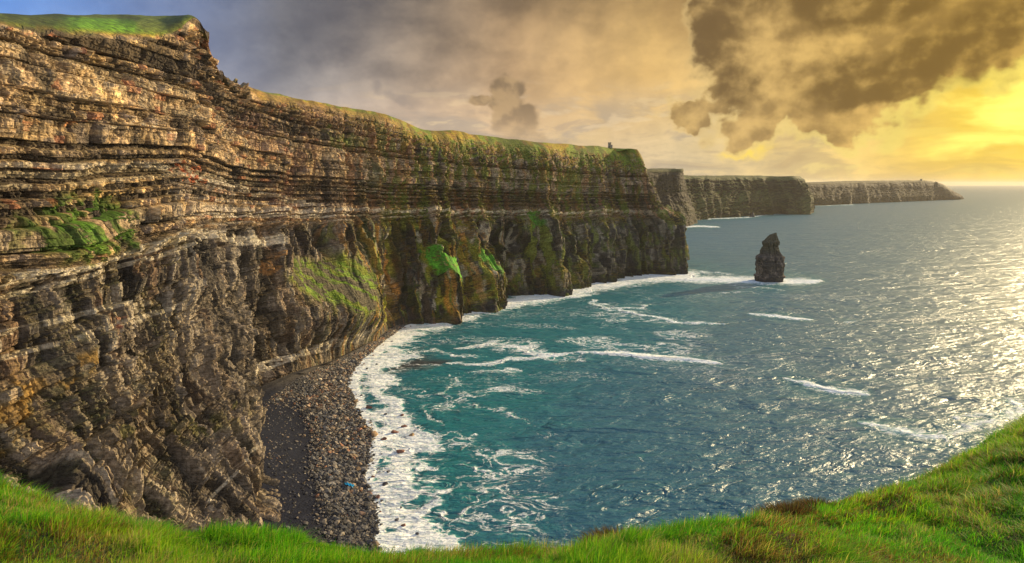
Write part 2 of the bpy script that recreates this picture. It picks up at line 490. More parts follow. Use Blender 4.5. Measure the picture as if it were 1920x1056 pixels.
def poly_mask(px, py, poly, soft=8.0):
    """soft inside mask of a polygon in photo pixel coordinates of the undisplaced surface"""
    poly = np.asarray(poly, float); inside = np.zeros(px.shape, bool); dist = np.full(px.shape, 1e9, np.float32)
    n = len(poly)
    x0, y0 = poly.min(0) - soft * 2; x1, y1 = poly.max(0) + soft * 2
    sel = (px > x0) & (px < x1) & (py > y0) & (py < y1)
    X, Y = px[sel], py[sel]; ins = np.zeros(X.shape, bool); ds = np.full(X.shape, 1e9)
    for i in range(n):
        ax, ay = poly[i]; bx, by = poly[(i + 1) % n]
        c = ((ay > Y) != (by > Y)) & (X < (bx - ax) * (Y - ay) / (by - ay + 1e-9) + ax); ins ^= c
        t = np.clip(((X - ax) * (bx - ax) + (Y - ay) * (by - ay)) / ((bx - ax) ** 2 + (by - ay) ** 2 + 1e-9), 0, 1)
        ds = np.minimum(ds, np.hypot(X - ax - t * (bx - ax), Y - ay - t * (by - ay)))
    sd = np.where(ins, ds, -ds)
    r = np.zeros(px.shape, np.float32); r[sel] = sst(sd, -soft, soft)
    return r


def build_cliff():
    ctrl = cliff_ctrl(ST)
    n = 2100
    C = catmull(ctrl, col_weights(ctrl, n))
    seg = [12, 330, 300, 330, 70, 16, 10]
    V, ts = row_interp(C, seg)
    px, py = project(V[..., 0], V[..., 1], V[..., 2])
    px = px.astype(np.float32); py = py.astype(np.float32)
    arc = resample_arc(V)[:, None] * np.ones_like(V[..., 0])
    arc = arc.astype(np.float32)
    # smooth outward normals (horizontal, from the plan of the wall)
    Vs = V.copy()
    nrm = grid_normals(Vs)
    for _ in range(2):
        k = 25
        pad = np.concatenate([np.repeat(nrm[:1], k, 0), nrm, np.repeat(nrm[-1:], k, 0)], 0)
        cs = np.cumsum(pad, 0); nrm = (cs[2 * k:] - cs[:-2 * k])[:n] / (2 * k)
    nrm /= np.linalg.norm(nrm, axis=2, keepdims=True)
    ref = np.array([0.9, -0.2, 0.2])
    if (nrm[n // 2, 400] @ ref) < 0: nrm = -nrm
    t = ts[None, :] * np.ones_like(arc)
    x, y, z = [V[..., i].astype(np.float32) for i in range(3)]
    far = sst(y, 380, 620)                                    # 0 near wall, 1 far wall
    wob = (fbm(arc / 70, z / 60, seed=3, oct=2) - 0.5) * 2.6 + (fbm(arc / 14, z / 20, seed=5, oct=2) - 0.5) * 0.4
    yt = y - 310
    zs = z + 2.5 + np.where(yt > 0, 0.042 * yt, -0.045 * yt) + wob
    upper = sst(zs, 116, 126)                                  # bedded sandstone above, shale below
    crag = sst(px, 350, 372) * (1 - sst(px, 455, 480)) * sst(py, 48, 90)
    fr = sst(px, 480, 600)
    wall = sst(t, 0.3, 1.2) * (1 - sst(t, lerp(lerp(3.92, 3.8, fr), 4.75, crag), lerp(lerp(4.04, 4.9, fr), 5.3, crag)))
    topfade = 1 - sst(t, 3.95, 4.6)
    low_near = (1 - far) * (1 - upper)
    # --- large forms
    big = (ridge(arc / 58, z / 400, seed=11, oct=2) - 0.55) * 26 * far
    rib = -(ridge(arc / 24 + 0.25 * vnoise(z / 30, arc / 50, seed=2), z / 160, seed=12, oct=3) - 0.5) * lerp(7.0, 17.0, far) * lerp(1, 0.5, upper)
    big += rib
    big += (fbm(arc / 38, z / 30, seed=14, oct=4) - 0.5) * lerp(15, 6, far) * lerp(1, 0.35, upper)
    cleft = sst(ridge(arc / 27 + 0.3 * vnoise(z / 40, arc / 60, seed=4), z / 300, seed=17, oct=1), 0.84, 0.97) * sst(fbm(arc / 60, z / 70, seed=18, oct=2), 0.40, 0.52)
    big -= cleft * lerp(4, 8, far) * lerp(1, 0.45, upper)
    skew = arc + lerp(-0.18, 0.0, far) * z * (1 - upper) + (fbm(arc / 22, z / 30, seed=19, oct=2) - .5) * lerp(9, 5, far)
    # --- buttresses and grassy fans
    fans = np.zeros_like(z)
    def fan(x0, x1, ytop, ybot, amt, sx=10):
        m = sst(px, x0 - sx, x0 + sx) * (1 - sst(px, x1 - sx, x1 + sx))
        return m * sst(py, ytop, ybot) * amt
    fans += fan(775, 872, 468, 545, 16, 12)
    fans += fan(886, 932, 470, 535, 15, 8)
    fans += fan(535, 680, 485, 600, 12, 22) * (1 - 0.8 * sst(py, 600, 655))
    fans += fan(1030, 1062, 490, 520, 16, 7)
    fans += fan(1085, 1105, 470, 510, 9, 6)
    fans += fan(60, 240, 365, 480, 9, 26)
    gully = lambda xc, w, d, y0=230, y1=620: -d * np.exp(-((px - xc) / w) ** 2) * sst(py, y0, y0 + 40)
    big += gully(862, 14, 18) + gully(968, 9, 9) + gully(1072, 8, 9) + gully(730, 9, 8) + gully(716, 16, 6, 380) + gully(500, 11, 6, 390) + gully(1150, 6, 6)
    # ledge at the change of rock: lower wall stands a little forward
    big += (1 - upper) * lerp(1.0, 4.0, far)
    big += fans
    # --- bedding: random protrusion for each bed, blocks inside beds
    def beds(th, amp, bw, seed, sharp=0.25):
        zq = zs + 6.0 * (vnoise(zs / 10.0, zs * 0 + 1.5, seed=20) - .5)
        q = zq / th + vnoise(arc / (th * 14), zs * 0 + seed, seed=seed) * 0.3
        i = np.floor(q); f = q - i
        edge = np.minimum(f, 1 - f)
        g = sst(edge, 0.0, sharp)
        h = _h(i.astype(np.int64), np.zeros_like(i, np.int64), np.zeros_like(i, np.int64), seed)
        w = bw * (0.6 + 0.9 * _h(i.astype(np.int64), np.ones_like(i, np.int64), np.zeros_like(i, np.int64), seed))
        a = arc / w + _h(i.astype(np.int64), 2 * np.ones_like(i, np.int64), np.zeros_like(i, np.int64), seed) * 31 + 0.5 * vnoise(arc / w * 0.7, i * 3.1, seed=seed + 7)
        ai = np.floor(a); af = a - ai; ae = np.minimum(af, 1 - af)
        hb = _h(ai.astype(np.int64), i.astype(np.int64), 5 * np.ones_like(i, np.int64), seed)
        joint = sst(ae, 0, 0.10)
        return amp * ((h - 0.5) * 1.0 + (hb - 0.5) * 1.25) - amp * 0.45 * (1 - g) - amp * 0.7 * (1 - joint), h, hb
    b1, h1, hb1 = beds(6.2, 2.6, 15, 21, 0.06)
    b2, h2, hb2 = beds(2.3, 1.8, 5.5, 22, 0.10)
    b3, h3, hb3 = beds(0.85, 0.75, 2.2, 23, 0.2)
    bedw = lerp(0.6, 1.0, upper) * (1 - 0.45 * far * (1 - upper))
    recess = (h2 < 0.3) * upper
    massive = (h1 > .62)
    fine = (b1 * lerp(1, 1.3, massive) + b2 * lerp(1, .35, massive) + b3 * lerp(1, .35, massive)) * bedw - recess * 1.6
    # --- vertical joints and flutes in the shale
    fl = -(ridge(skew / 8.5, z / 60, seed=31, oct=3) - 0.5) * 7.5 - (ridge(skew / 3.4, z / 34, seed=33, oct=1) - 0.5) * 2.2
    crack = _h(np.floor(skew / 4.5).astype(np.int64), np.floor(zs / 16 + _h(np.floor(skew / 4.5).astype(np.int64), np.zeros(z.shape, np.int64), np.zeros(z.shape, np.int64), 5) * 3).astype(np.int64), np.zeros(z.shape, np.int64), 66)
    fl = fl * lerp(0.5, 0.75, far) + (crack - 0.5) * 2.4
    def blocks(sa, sz, amp, seed):
        zi = np.floor(zs / sz + 0.35 * vnoise(arc / (sa * 3), zs / (sz * 4), seed=seed)).astype(np.int64); o_ = np.zeros_like(zi)
        a_ = skew / sa + _h(zi, o_, o_, seed) * 13; ai = np.floor(a_); ae = np.minimum(a_ - ai, 1 - a_ + ai)
        hh = _h(ai.astype(np.int64), zi, o_ + 3, seed)
        return amp * (hh - .5) - amp * .45 * (1 - sst(ae, 0, .09)), hh
    k1, kh1 = blocks(10, 15, 6.0, 171); k2, kh2 = blocks(4.2, 8, 2.6, 172); k3, kh3 = blocks(1.9, 3.2, 0.7, 173)
    fl += (k1 + k2 + k3) * (1 - .35 * far)
    ck = _h(np.floor(skew / 11).astype(np.int64), np.floor(zs / 34 + _h(np.floor(skew / 11).astype(np.int64), np.zeros(z.shape, np.int64), np.zeros(z.shape, np.int64), 8) * 3).astype(np.int64), np.zeros(z.shape, np.int64), 67)
    fl += (ck - 0.5) * 8.0 * far * (1 - 0.45 * upper)
    fl -= 9.0 * far * sst(ridge(skew / 17, z / 120, seed=35, oct=1), .82, .95)
    f3 = poly_mask(px, py, [(520, 470), (685, 470), (705, 620), (580, 610), (515, 560)], 22)
    fine += fl * (1 - 0.65 * f3) * lerp(1.0, lerp(0.28, 0.5, far), upper) * (1 - 0.5 * sst(fans, 3, 12) * (1 - sst(py, 500, 600)))
    fine += (fbm(x / 4, y / 4, z / 4, seed=41, oct=3) - 0.5) * lerp(1.2, 2.2, upper)
    fine += (fbm(x / 1.3, y / 1.3, z / 1.3, seed=43, oct=2) - 0.5) * 0.45
    d = big * sst(t, 0.0, 0.6) * topfade * (1 - 0.75 * sst(t, 3.2, 4.0)) + fine * wall
    foot = (1 - sst(z, 4, 22)) * sst(px, 500, 560) * (1 - sst(px, 760, 790))
    d = d * (1 - foot * 0.8)
    # fan surface and grass areas stay softer
    px2 = px + (fbm(arc / 9, z / 9, seed=51, oct=3) - 0.5) * 46 * np.clip(500 / np.maximum(y, 150), 0.4, 1.6)
    py2 = py + (fbm(arc / 9, z / 9, seed=52, oct=3) - 0.5) * 46 * np.clip(500 / np.maximum(y, 150), 0.4, 1.6)
    G = {}
    G['fan1'] = poly_mask(px2, py2, [(778, 472), (800, 466), (835, 485), (866, 512), (866, 530), (800, 522), (788, 500)], 5)
    G['fan2'] = poly_mask(px2, py2, [(884, 476), (898, 474), (932, 508), (932, 522), (886, 520)], 5)
    G['fan3'] = poly_mask(px2, py2, [(532, 492), (600, 480), (650, 485), (688, 540), (680, 600), (640, 600), (560, 565), (528, 540)], 12)
    G['shelf'] = poly_mask(px2, py2, [(55, 400), (150, 360), (235, 362), (262, 420), (225, 470), (110, 492), (50, 470)], 16)
    G['lowl'] = poly_mask(px2, py2, [(40, 668), (120, 665), (150, 700), (60, 770), (0, 840), (-60, 840), (-60, 780), (20, 740)], 14)
    G['lowm'] = poly_mask(px2, py2, [(100, 800), (210, 800), (330, 790), (470, 760), (440, 800), (300, 840), (180, 900), (100, 900)], 18)
    G['tuft'] = poly_mask(px2, py2, [(985, 395), (1012, 395), (1016, 425), (988, 430)], 4)
    G['green3'] = poly_mask(px2, py2, [(650, 400), (740, 395), (760, 480), (700, 520), (650, 480)], 14)
    G['lip'] = poly_mask(px2, py2, [(600, 238), (690, 258), (700, 285), (610, 268)], 5)
    soft = np.clip(G['fan1'] + G['fan2'] + 0.6 * G['fan3'] + 0.2 * G['shelf'] + .3 * G['lowl'], 0, 1)
    d = d - (fine * wall * 0.85 + rib * 0.85 * topfade) * soft
    d = d - (rib * (1 - soft) * .9 - cleft * lerp(4, 8, far)) * f3 * topfade
    edge_rough = (np.floor(fbm(arc / 7, z / 3.5, seed=61, oct=2) * 7) / 7 - 0.5) * lerp(3.5, 12, crag) * (1 - .3 * far) * sst(t, 3.4, 3.8) * (1 - sst(t, lerp(3.9, 5.0, crag), lerp(4.2, 5.6, crag)))
    d = d + edge_rough * sst(t, 2.6, 3.6)
    V = V + nrm * d[..., None]
    # plateau relief
    pl = sst(t, 4.0, 5.0)
    V[..., 2] += pl * (fbm(x / 40, y / 40, seed=71, oct=3) - 0.5) * lerp(2.0, 5, far)
    V[..., 2] += sst(t, 3.9, 4.4) * (fbm(x / 5, y / 5, seed=72, oct=2) - 0.5) * 0.5
    N2 = grid_normals(V)
    if N2[n // 2, -5, 2] < 0: N2 = -N2
    up = N2[..., 2].astype(np.float32)
    # ---------------------------------------------------------- albedo of rock, lichen, soil and grass
    X, Y, Z = [V[..., i].astype(np.float32) for i in range(3)]
    nA = fbm(arc / 26, z / 14, seed=81, oct=4); nB = fbm(arc / 8, z / 5, seed=82, oct=3); nC = fbm(X / 2.2, Y / 2.2, Z / 1.4, seed=83, oct=2)
    nV = fbm(skew / 6, z / 45, seed=84, oct=4)               # vertical streaks
    nV2 = fbm(skew / 2.6, z / 30, seed=85, oct=3)
    c = np.zeros(z.shape + (3,), np.float32)
    c[:] = (0.34, 0.235, 0.125)
    c = mixc(c, (0.50, 0.34, 0.15), sst(nA, 0.42, 0.66))
    c = mixc(c, (0.17, 0.135, 0.115), sst(nB, 0.52, 0.68) * 0.8)
    # each bed has its own tone
    bt = lerp(0.55, 1.5, h2) * lerp(0.6, 1.4, hb2) * lerp(0.75, 1.25, hb1) * lerp(.75, 1.25, hb3)
    c *= (lerp(1.0, bt, bedw))[..., None]
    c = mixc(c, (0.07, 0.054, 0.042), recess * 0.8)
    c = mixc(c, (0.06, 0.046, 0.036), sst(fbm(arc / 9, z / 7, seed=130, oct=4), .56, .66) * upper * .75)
    c = mixc(c, (0.50, 0.40, 0.26), sst(h1, 0.72, 0.8) * upper * 0.45 * sst(nB, .3, .6))
    c = mixc(c, (0.46, 0.17, 0.07), (hb2 > 0.93) * upper * (h2 > 0.55) * 0.7)
    c = mixc(c, (0.33, 0.17, 0.12), sst(nA, 0.56, 0.68) * sst(px, 330, 430) * (1 - sst(px, 760, 860)) * upper * 0.5)
    # shale below
    sh = np.zeros_like(c); sh[:] = (0.135, 0.108, 0.082)
    sh *= (lerp(.6, 1.5, kh1) * lerp(.65, 1.4, kh2) * lerp(.75, 1.3, kh3))[..., None]
    sh = mixc(sh, (0.38, 0.325, 0.25), sst(nV2 * .7 + kh2 * .3, 0.52, 0.64) * 0.9)
    sh = mixc(sh, (0.045, 0.04, 0.038), sst(nV, 0.47, 0.60) * 0.9)
    sh = mixc(sh, (0.36, 0.20, 0.10), sst(fbm(skew / 9, z / 60, seed=90, oct=3), 0.58, 0.68) * 0.45)
    shn = (1 - upper)
    c = c * (1 - shn[..., None]) + sh * shn[..., None]
    # lower near wall: warm pale grey-brown
    ln = (1 - far) * sst(115 - zs, 8, 40)
    c = c * (1 - 0.62 * ln[..., None]) + 0.62 * ln[..., None] * (np.array([0.23, 0.182, 0.127], np.float32) * (lerp(0.2, 1.6, sst(nV2 * .5 + nB * .3 + kh2 * .2, .3, .7)) * lerp(.6, 1.45, kh1))[..., None])
    # pale sandstone beds
    def pale(zc, hw, col, amt, m=1.0):
        return (1 - sst(np.abs(zs - zc), hw * 0.8, hw)), col, amt * m
    breakup = sst(fbm(arc / 12, zs / 3, seed=93, oct=3), 0.30, 0.48)
    for zc, hw, col, am in ((149.5, 1.1, (0.52, 0.43, 0.28), 0.7), (146.4, 0.7, (0.50, 0.42, 0.28), 0.6), (157, 0.8, (0.5, 0.37, 0.22), 0.4), (163, 1.0, (0.5, 0.36, 0.2), 0.45),
                        (136, 0.7, (0.52, 0.44, 0.34), 0.6), (131, 1.6, (0.66, 0.56, 0.44), 0.8), (127.2, 1.5, (0.68, 0.60, 0.48), 0.85), (122.5, 0.8, (0.55, 0.48, 0.38), 0.6),
                        (185, 1.2, (0.5, 0.37, 0.2), 0.4)):
        mm = 1.0 if zc > 140 else sst(px, 300, 420) * lerp(1.0, 0.75, sst(px, 620, 800))
        if zc > 140: mm = 1 - sst(px, 420, 600)
        c = mixc(c, col, (1 - sst(np.abs(zs - zc), hw * 0.8, hw)) * am * mm * breakup)
    # pale curved beds in the lower wall, near side and near the beach
    def line_mask(pts, hw):
        pts = np.array(pts, float); yy = np.interp(px, pts[:, 0], pts[:, 1], left=-999, right=-999)
        return 1 - sst(np.abs(py + (fbm(arc / 12, z / 12, seed=95, oct=2) - .5) * 10 - yy), hw * 0.75, hw)
    for pts, hw, am in (([(-100, 548), (0, 528), (120, 506), (260, 468), (330, 446), (375, 436), (430, 450), (520, 452)], 11, .8),
                        ([(-100, 575), (0, 560), (200, 505), (330, 468), (380, 452)], 5, .6),
                        ([(-100, 640), (0, 625), (150, 590), (300, 560)], 7, .45), ([(-100, 680), (0, 672), (200, 615), (350, 570)], 6, .45),
                        ([(480, 700), (540, 672), (600, 650), (690, 628)], 9, .75), ([(400, 930), (440, 890), (480, 840), (500, 800)], 5, .5),
                        ([(-100, 322), (0, 312), (180, 312), (300, 310), (350, 322), (420, 345), (520, 372), (600, 384)], 6, .5)):
        c = mixc(c, (0.66, 0.58, 0.44), line_mask(pts, hw) * min(1, am * 1.25) * sst(hb2 * 0.6 + nC * 0.6, 0.32, 0.5))
    # red and orange stains
    def spot(x0, y0, rx, ry, col, am):
        nonlocal c
        m = np.exp(-(((px2 - x0) / rx) ** 2 + ((py2 - y0) / ry) ** 2))
        c = mixc(c, col, sst(m, 0.3, 0.6) * am * sst(nC, 0.35, 0.5))
    spot(365, 328, 26, 9, (0.62, 0.16, 0.05), 0.9); spot(160, 608, 22, 7, (0.48, 0.18, 0.10), 0.8)
    spot(170, 228, 20, 6, (0.62, 0.24, 0.06), 0.8); spot(60, 225, 60, 6, (0.5, 0.3, 0.12), 0.6); spot(520, 330, 14, 6, (0.5, 0.12, 0.07), 0.8)
    spot(65, 188, 60, 12, (0.60, 0.44, 0.22), 0.7); spot(255, 235, 40, 5, (0.66, 0.56, 0.40), 0.8); spot(470, 240, 60, 26, (0.42, 0.25, 0.17), .5)
    spot(90, 57, 50, 5, (0.5, 0.17, 0.08), .7); spot(505, 500, 14, 20, (0.55, 0.27, 0.06), .8)
    spot(400, 350, 60, 16, (0.66, 0.58, 0.48), 0.5)
    # far wall: dark shale with cream, mossy, yellow and orange vertical streaks; banded sandstone above
    pinch = lambda v, lo, hi: sst(v, lo, hi)
    mossf = sst(px, 560, 740)
    f1 = fbm(skew / 2.6, z / 9, seed=150, oct=3); f2 = fbm(skew / 4.2, z / 26, seed=151, oct=4); f3_ = fbm(skew / 2.2, z / 30, seed=152, oct=4)
    f4 = fbm(skew / 6.5, z / 70, seed=153, oct=3); f5 = fbm(arc / 2.8, zs / 1.6, seed=154, oct=3); f6 = fbm(arc / 24, z / 24, seed=155, oct=3)
    lowc = np.zeros_like(c); lowc[:] = (0.085, 0.073, 0.060)
    lowc *= lerp(.55, 1.5, ck)[..., None]
    left = 1 - sst(px, 760, 1080)
    lowc = mixc(lowc, (0.46, 0.39, 0.27), pinch(f1, .48, .56) * lerp(.6, .95, left))
    lowc = mixc(lowc, (0.15, 0.20, 0.02), pinch(f2 + (f6 - .5) * .35, .50, .57) * .9)
    lowc = mixc(lowc, (0.34, 0.31, 0.03), pinch(f2 + (f6 - .5) * .35, .57, .63) * .8 * lerp(.35, 1, left))
    lowc = mixc(lowc, (0.56, 0.27, 0.04), pinch(f3_, .565, .62) * left * .85 * sst(px, 520, 600))
    lowc = mixc(lowc, (0.022, 0.020, 0.020), pinch(f4, .52, .58) * .85)
    upc = np.zeros_like(c); upc[:] = (0.17, 0.125, 0.09)
    upc *= (lerp(.35, 1.75, h2) * lerp(.6, 1.4, hb2))[..., None]
    upc = mixc(upc, (0.48, 0.37, 0.25), pinch(f5 * .6 + h1 * .4, .52, .62) * .8)
    upc = mixc(upc, (0.035, 0.028, 0.024), pinch(f4 * .6 + f5 * .4, .51, .57) * .8)
    upc = mixc(upc, (0.15, 0.19, 0.02), pinch(f2 * .7 + f6 * .3, .505, .56) * .85 * sst(px, 640, 780))
    upc = mixc(upc, (0.38, 0.17, 0.06), pinch(f3_, .57, .63) * .5)
    farc = upc * upper[..., None] + lowc * (1 - upper)[..., None]
    for zc, hw in ((131.5, 1.5), (126.5, 1.0), (150, .8), (158, 1.2), (167, .8)):
        farc = mixc(farc, (0.62, 0.54, 0.38), (1 - sst(np.abs(zs - zc), hw * .7, hw)) * (.85 if zc < 140 else .5) * (1 - .8 * sst(px, 1130, 1215)) * sst(f5 + .3 * (f6 - .5), .40, .5))
    farc *= 1.2
    fk = (sst(px + (nB - .5) * 120, 540, 720) * 0.92)[..., None]
    c = c * (1 - fk) + farc * fk
    # the far tip and the foot of the wall are wet and dark
    tipd = sst(px, 950, 1180) * (1 - upper)
    c = mixc(c, (0.075, 0.072, 0.068), tipd * 0.4)
    wet = (1 - sst(Z, 6, 15)) * sst(px, 560, 740)
    c = mixc(c, (0.04, 0.038, 0.042), wet * 0.8)
    # grass
    g = np.zeros_like(z)
    gcol = np.zeros_like(c); gcol[:] = (0.13, 0.16, 0.018)
    gcol = mixc(gcol, (0.24, 0.18, 0.02), sst(nA, 0.48, 0.62))
    gcol = mixc(gcol, (0.20, 0.10, 0.03), sst(nB, 0.52, 0.66) * 0.6)
    gtop = sst(t, 3.98, 4.12) * sst(up, 0.15, 0.4) * (1 - crag * 0.9)
    gtop = np.maximum(gtop, sst(t, 4.6, 4.9) * (1 - 0.8 * crag * sst(py, 60, 80)))
    # dull brown-gold slopes above the far wall
    slope = sst(t + (nB - .5) * 1.3 + (hb1 - .5) * .5, 3.95, 4.2)
    outc = sst(nA + .4 * (hb2 - .5) + (nC - .5) * .3, .52, .60) * (1 - sst(t, 4.35, 4.75)) * fr
    brown = sst(px, 440, 500) * (1 - sst(px, 745, 775))
    gtop = gtop * (1 - outc * .75)
    g = np.maximum(g, gtop)
    g = np.maximum(g, slope * (1 - outc * .75) * sst(px, 440, 500) * lerp(0.55, 0.9, sst(px, 760, 800)) * sst(nC + up * .3, 0.38, 0.52))
    gcol = mixc(gcol, (0.21, 0.13, 0.045), brown * 0.75 * (1 - sst(t, 4.75, 4.95)))
    ledge = (1 - crag) * sst(up, 0.30, 0.55) * sst(nA, 0.36, 0.5) * lerp(0.45, 0.8, mossf)
    g = np.maximum(g, ledge * lerp(0.6, 1.0, mossf) * (1 - 0.6 * upper * (1 - far)))
    dg = (0.06, 0.13, 0.012); bg = (0.075, 0.235, 0.016)
    for kx, colr, am in (('fan1', bg, 1.0), ('fan2', bg, 1.0), ('tuft', bg, .8), ('lip', (0.16, 0.24, 0.02), .35)):
        gm = G[kx] * sst(nB * .5 + nC * .5, .28, .40); gcol = mixc(gcol, colr, gm); g = np.maximum(g, gm * am)
    g3 = G['fan3']; streak = fbm((py2 * .5 + py * .5 - 0.8 * px) / 9, px2 / 34, seed=111, oct=4)
    gcol = mixc(gcol, (0.11, 0.175, 0.016), g3); gcol = mixc(gcol, (0.085, 0.07, 0.05), g3 * sst(streak, 0.48, 0.56) * 0.95)
    gcol = mixc(gcol, (0.20, 0.15, 0.03), g3 * sst(streak, 0.43, 0.3) * 0.4)
    g = np.maximum(g, g3 * 0.95)
    sh_m = G['shelf'] * sst(fbm(arc / 6, z / 6, seed=112, oct=5), 0.38, 0.48)
    gcol = mixc(gcol, dg, sh_m); g = np.maximum(g, sh_m * .9)
    tp = G['shelf'] * sst(up, .35, .6) * sst(nB, .45, .55); gcol = mixc(gcol, (0.08, 0.17, 0.015), tp); g = np.maximum(g, tp)
    lm = G['lowl'] * sst(nB * .4 + fbm(arc / 4, z / 4, seed=160, oct=3) * .6, 0.42, 0.54)
    gcol = mixc(gcol, (0.22, 0.135, 0.03), lm); g = np.maximum(g, lm * 0.8)
    lm = G['lowm'] * sst(fbm(arc / 6, z / 6, seed=113, oct=3), 0.50, 0.62)
    gcol = mixc(gcol, (0.12, 0.11, 0.025), lm); g = np.maximum(g, lm * 0.7)
    m3 = G['green3'] * sst(nV, .45, .55)
    gcol = mixc(gcol, (0.07, 0.10, 0.02), m3); g = np.maximum(g, m3 * .6)
    hgr = sst(px, -400, -100) * 0 + (1 - sst(px, 380, 420)) * sst(t, 4.05, 4.2)
    gcol = mixc(gcol, (0.10, 0.125, 0.022), hgr); gcol = mixc(gcol, (0.11, 0.22, 0.015), hgr * (1 - sst(t, 4.45, 4.75)) * sst(px2, 90, 150) * (1 - sst(px2, 250, 290)))
    plat = sst(t, 4.95, 5.2) * sst(px, 440, 500)
    gcol = mixc(gcol, (0.14, 0.17, 0.02), plat)
    gcol *= (lerp(0.8, 1.2, nC) * lerp(1.3, .7, sst(fbm(arc / 11, t * 1.5, seed=140, oct=4), .38, .62)))[..., None]
    c = c * (1 - g[..., None]) + gcol * g[..., None]
    grey = c.mean(-1, keepdims=True); c = lerp(c, grey * np.array([1.06, 1.0, .92], np.float32), (0.22 * (1 - g) * (1 - mossf * .6))[..., None])
    c = np.clip((c * lerp(.88, 1, mossf)[..., None]) ** 1.12 * 1.16, 0.006, 0.9)
    ob = mesh_from('cliff', V.reshape(-1, 3), grid_faces(n, V.shape[1]), ROCK,
                   {'col': c.reshape(-1, 3), 'grass': g.ravel()}, smooth=False)
    structure(ob)
    return ob


build_cliff()

# ------------------------------------------------------------------ far headlands
def headland(name, stations, seed, n=420, seg=(4, 60, 50, 40, 16, 6, 6), back=500, amp=18, scale=34, col=(0.027, 0.022, 0.016), grass=(0.11, 0.13, 0.03), skirt=0.55):
    ctrl = cliff_ctrl(stations, back=back, backrise=-3)
    C = catmull(ctrl, n)
    V, ts = row_interp(C, list(seg))
    arc = (resample_arc(V)[:, None] * np.ones_like(V[..., 0])).astype(np.float32)
    x, y, z = [V[..., i].astype(np.float32) for i in range(3)]
    t = ts[None, :] * np.ones_like(arc)
    nrm = grid_normals(V)
    if nrm[n // 2, 60, 0] - nrm[n // 2, 60, 1] < 0: nrm = -nrm
    d = (ridge(arc / (scale * 3.2), z / 500, seed=seed, oct=2) - 0.55) * amp * 1.7
    d -= (ridge(arc / (scale * 1.7) + vnoise(arc / 200, z / 60, seed=seed) * .8, z / 140, seed=seed + 1, oct=3) - 0.5) * amp * .9
    d += (fbm(arc / 20, z / 6, seed=seed + 2, oct=3) - 0.5) * amp * 0.5
    bed = np.floor(z / 9 + 0.5 * vnoise(arc / 120, z * 0, seed=seed)); d += (_h(bed.astype(np.int64), bed.astype(np.int64) * 0, bed.astype(np.int64) * 0, seed) - .5) * amp * 0.15
    fade = sst(t, 0.2, 0.8) * (1 - sst(t, 3.9, 4.9)) * (1 - 0.5 * sst(t, 3.0, 4.0))
    V = V + nrm * (d * fade)[..., None]
    V[..., 2] += sst(t, 4, 5) * (fbm(x / 60, y / 60, seed=seed + 5, oct=4) - 0.5) * 6
    N2 = grid_normals(V)
    if N2[n // 2, -4, 2] < 0: N2 = -N2
    up = N2[..., 2]
    c = np.zeros(z.shape + (3,), np.float32); c[:] = col
    c = mixc(c, np.array(col) * 1.5, sst(fbm(arc / 30, z / 5, seed=seed + 6, oct=3), 0.5, 0.65) * 0.7)
    c = mixc(c, np.array(col) * 0.5, sst(fbm(arc / 12, z / 60, seed=seed + 7, oct=3), 0.52, 0.66) * 0.8)
    g = np.maximum(sst(up, 0.25, 0.5), sst(t, 4.2, 4.6))
    mid = sst(z, 25, 45) * (1 - sst(z, 75, 95)) * sst(fbm(arc / 60, z / 30, seed=seed + 8, oct=3), 0.44, 0.56)
    g = np.maximum(g, mid * skirt)
    c = c * (1 - g[..., None]) + np.array(grass, np.float32) * g[..., None] * lerp(.7, 1.3, fbm(x / 40, y / 40, seed=seed + 9))[..., None]
    return structure(mesh_from(name, V.reshape(-1, 3), grid_faces(n, V.shape[1]), ROCKFAR, {'col': c.reshape(-1, 3), 'grass': g.ravel()}))


headland('headland', [
    [(1290, 405, None), (1275, 380, 2750), (1262, 350, 2750), (1250, 325, 2750), (1235, 316, 2800)],
    [(1305, 421, None), (1302, 395, 2330), (1284, 360, 2320), (1281, 326, 2320), (1280, 317, 2330)],
    [(1268, 427, None), (1262, 395, 2220), (1252, 360, 2240), (1250, 328, 2240), (1250, 317, 2260)],
    [(1215, 432, None), (1208, 400, 2130), (1205, 360, 2150), (1203, 328, 2150), (1203, 318, 2170)],
    [(1120, 440, None), (1110, 400, 2030), (1110, 360, 2060), (1110, 328, 2060), (1110, 319, 2070)],
], 201, amp=16, grass=(0.07, 0.07, 0.025), skirt=0.3)
headland('headland', [
    [(1500, 376, None), (1498, 362, 4700), (1496, 352, 4700), (1494, 340, 4700), (1490, 336, 4750)],
    [(1524, 399, None), (1522, 372, 3320), (1510, 352, 3320), (1505, 338, 3320), (1498, 331, 3340)],
    [(1460, 402, None), (1455, 378, 3130), (1445, 356, 3160), (1440, 338, 3160), (1436, 330, 3200)],
    [(1385, 407, None), (1382, 380, 2920), (1375, 357, 2960), (1370, 338, 2960), (1366, 329, 3000)],
    [(1325, 411, None), (1322, 385, 2750), (1315, 358, 2780), (1312, 336, 2780), (1308, 329, 2830)],
    [(1270, 416, None), (1266, 388, 2620), (1262, 358, 2650), (1258, 336, 2650), (1254, 328, 2700)],
    [(1180, 420, None), (1176, 390, 2520), (1172, 358, 2550), (1168, 336, 2550), (1164, 328, 2600)],
], 221, amp=26, grass=(0.06, 0.07, 0.02), skirt=0.6)
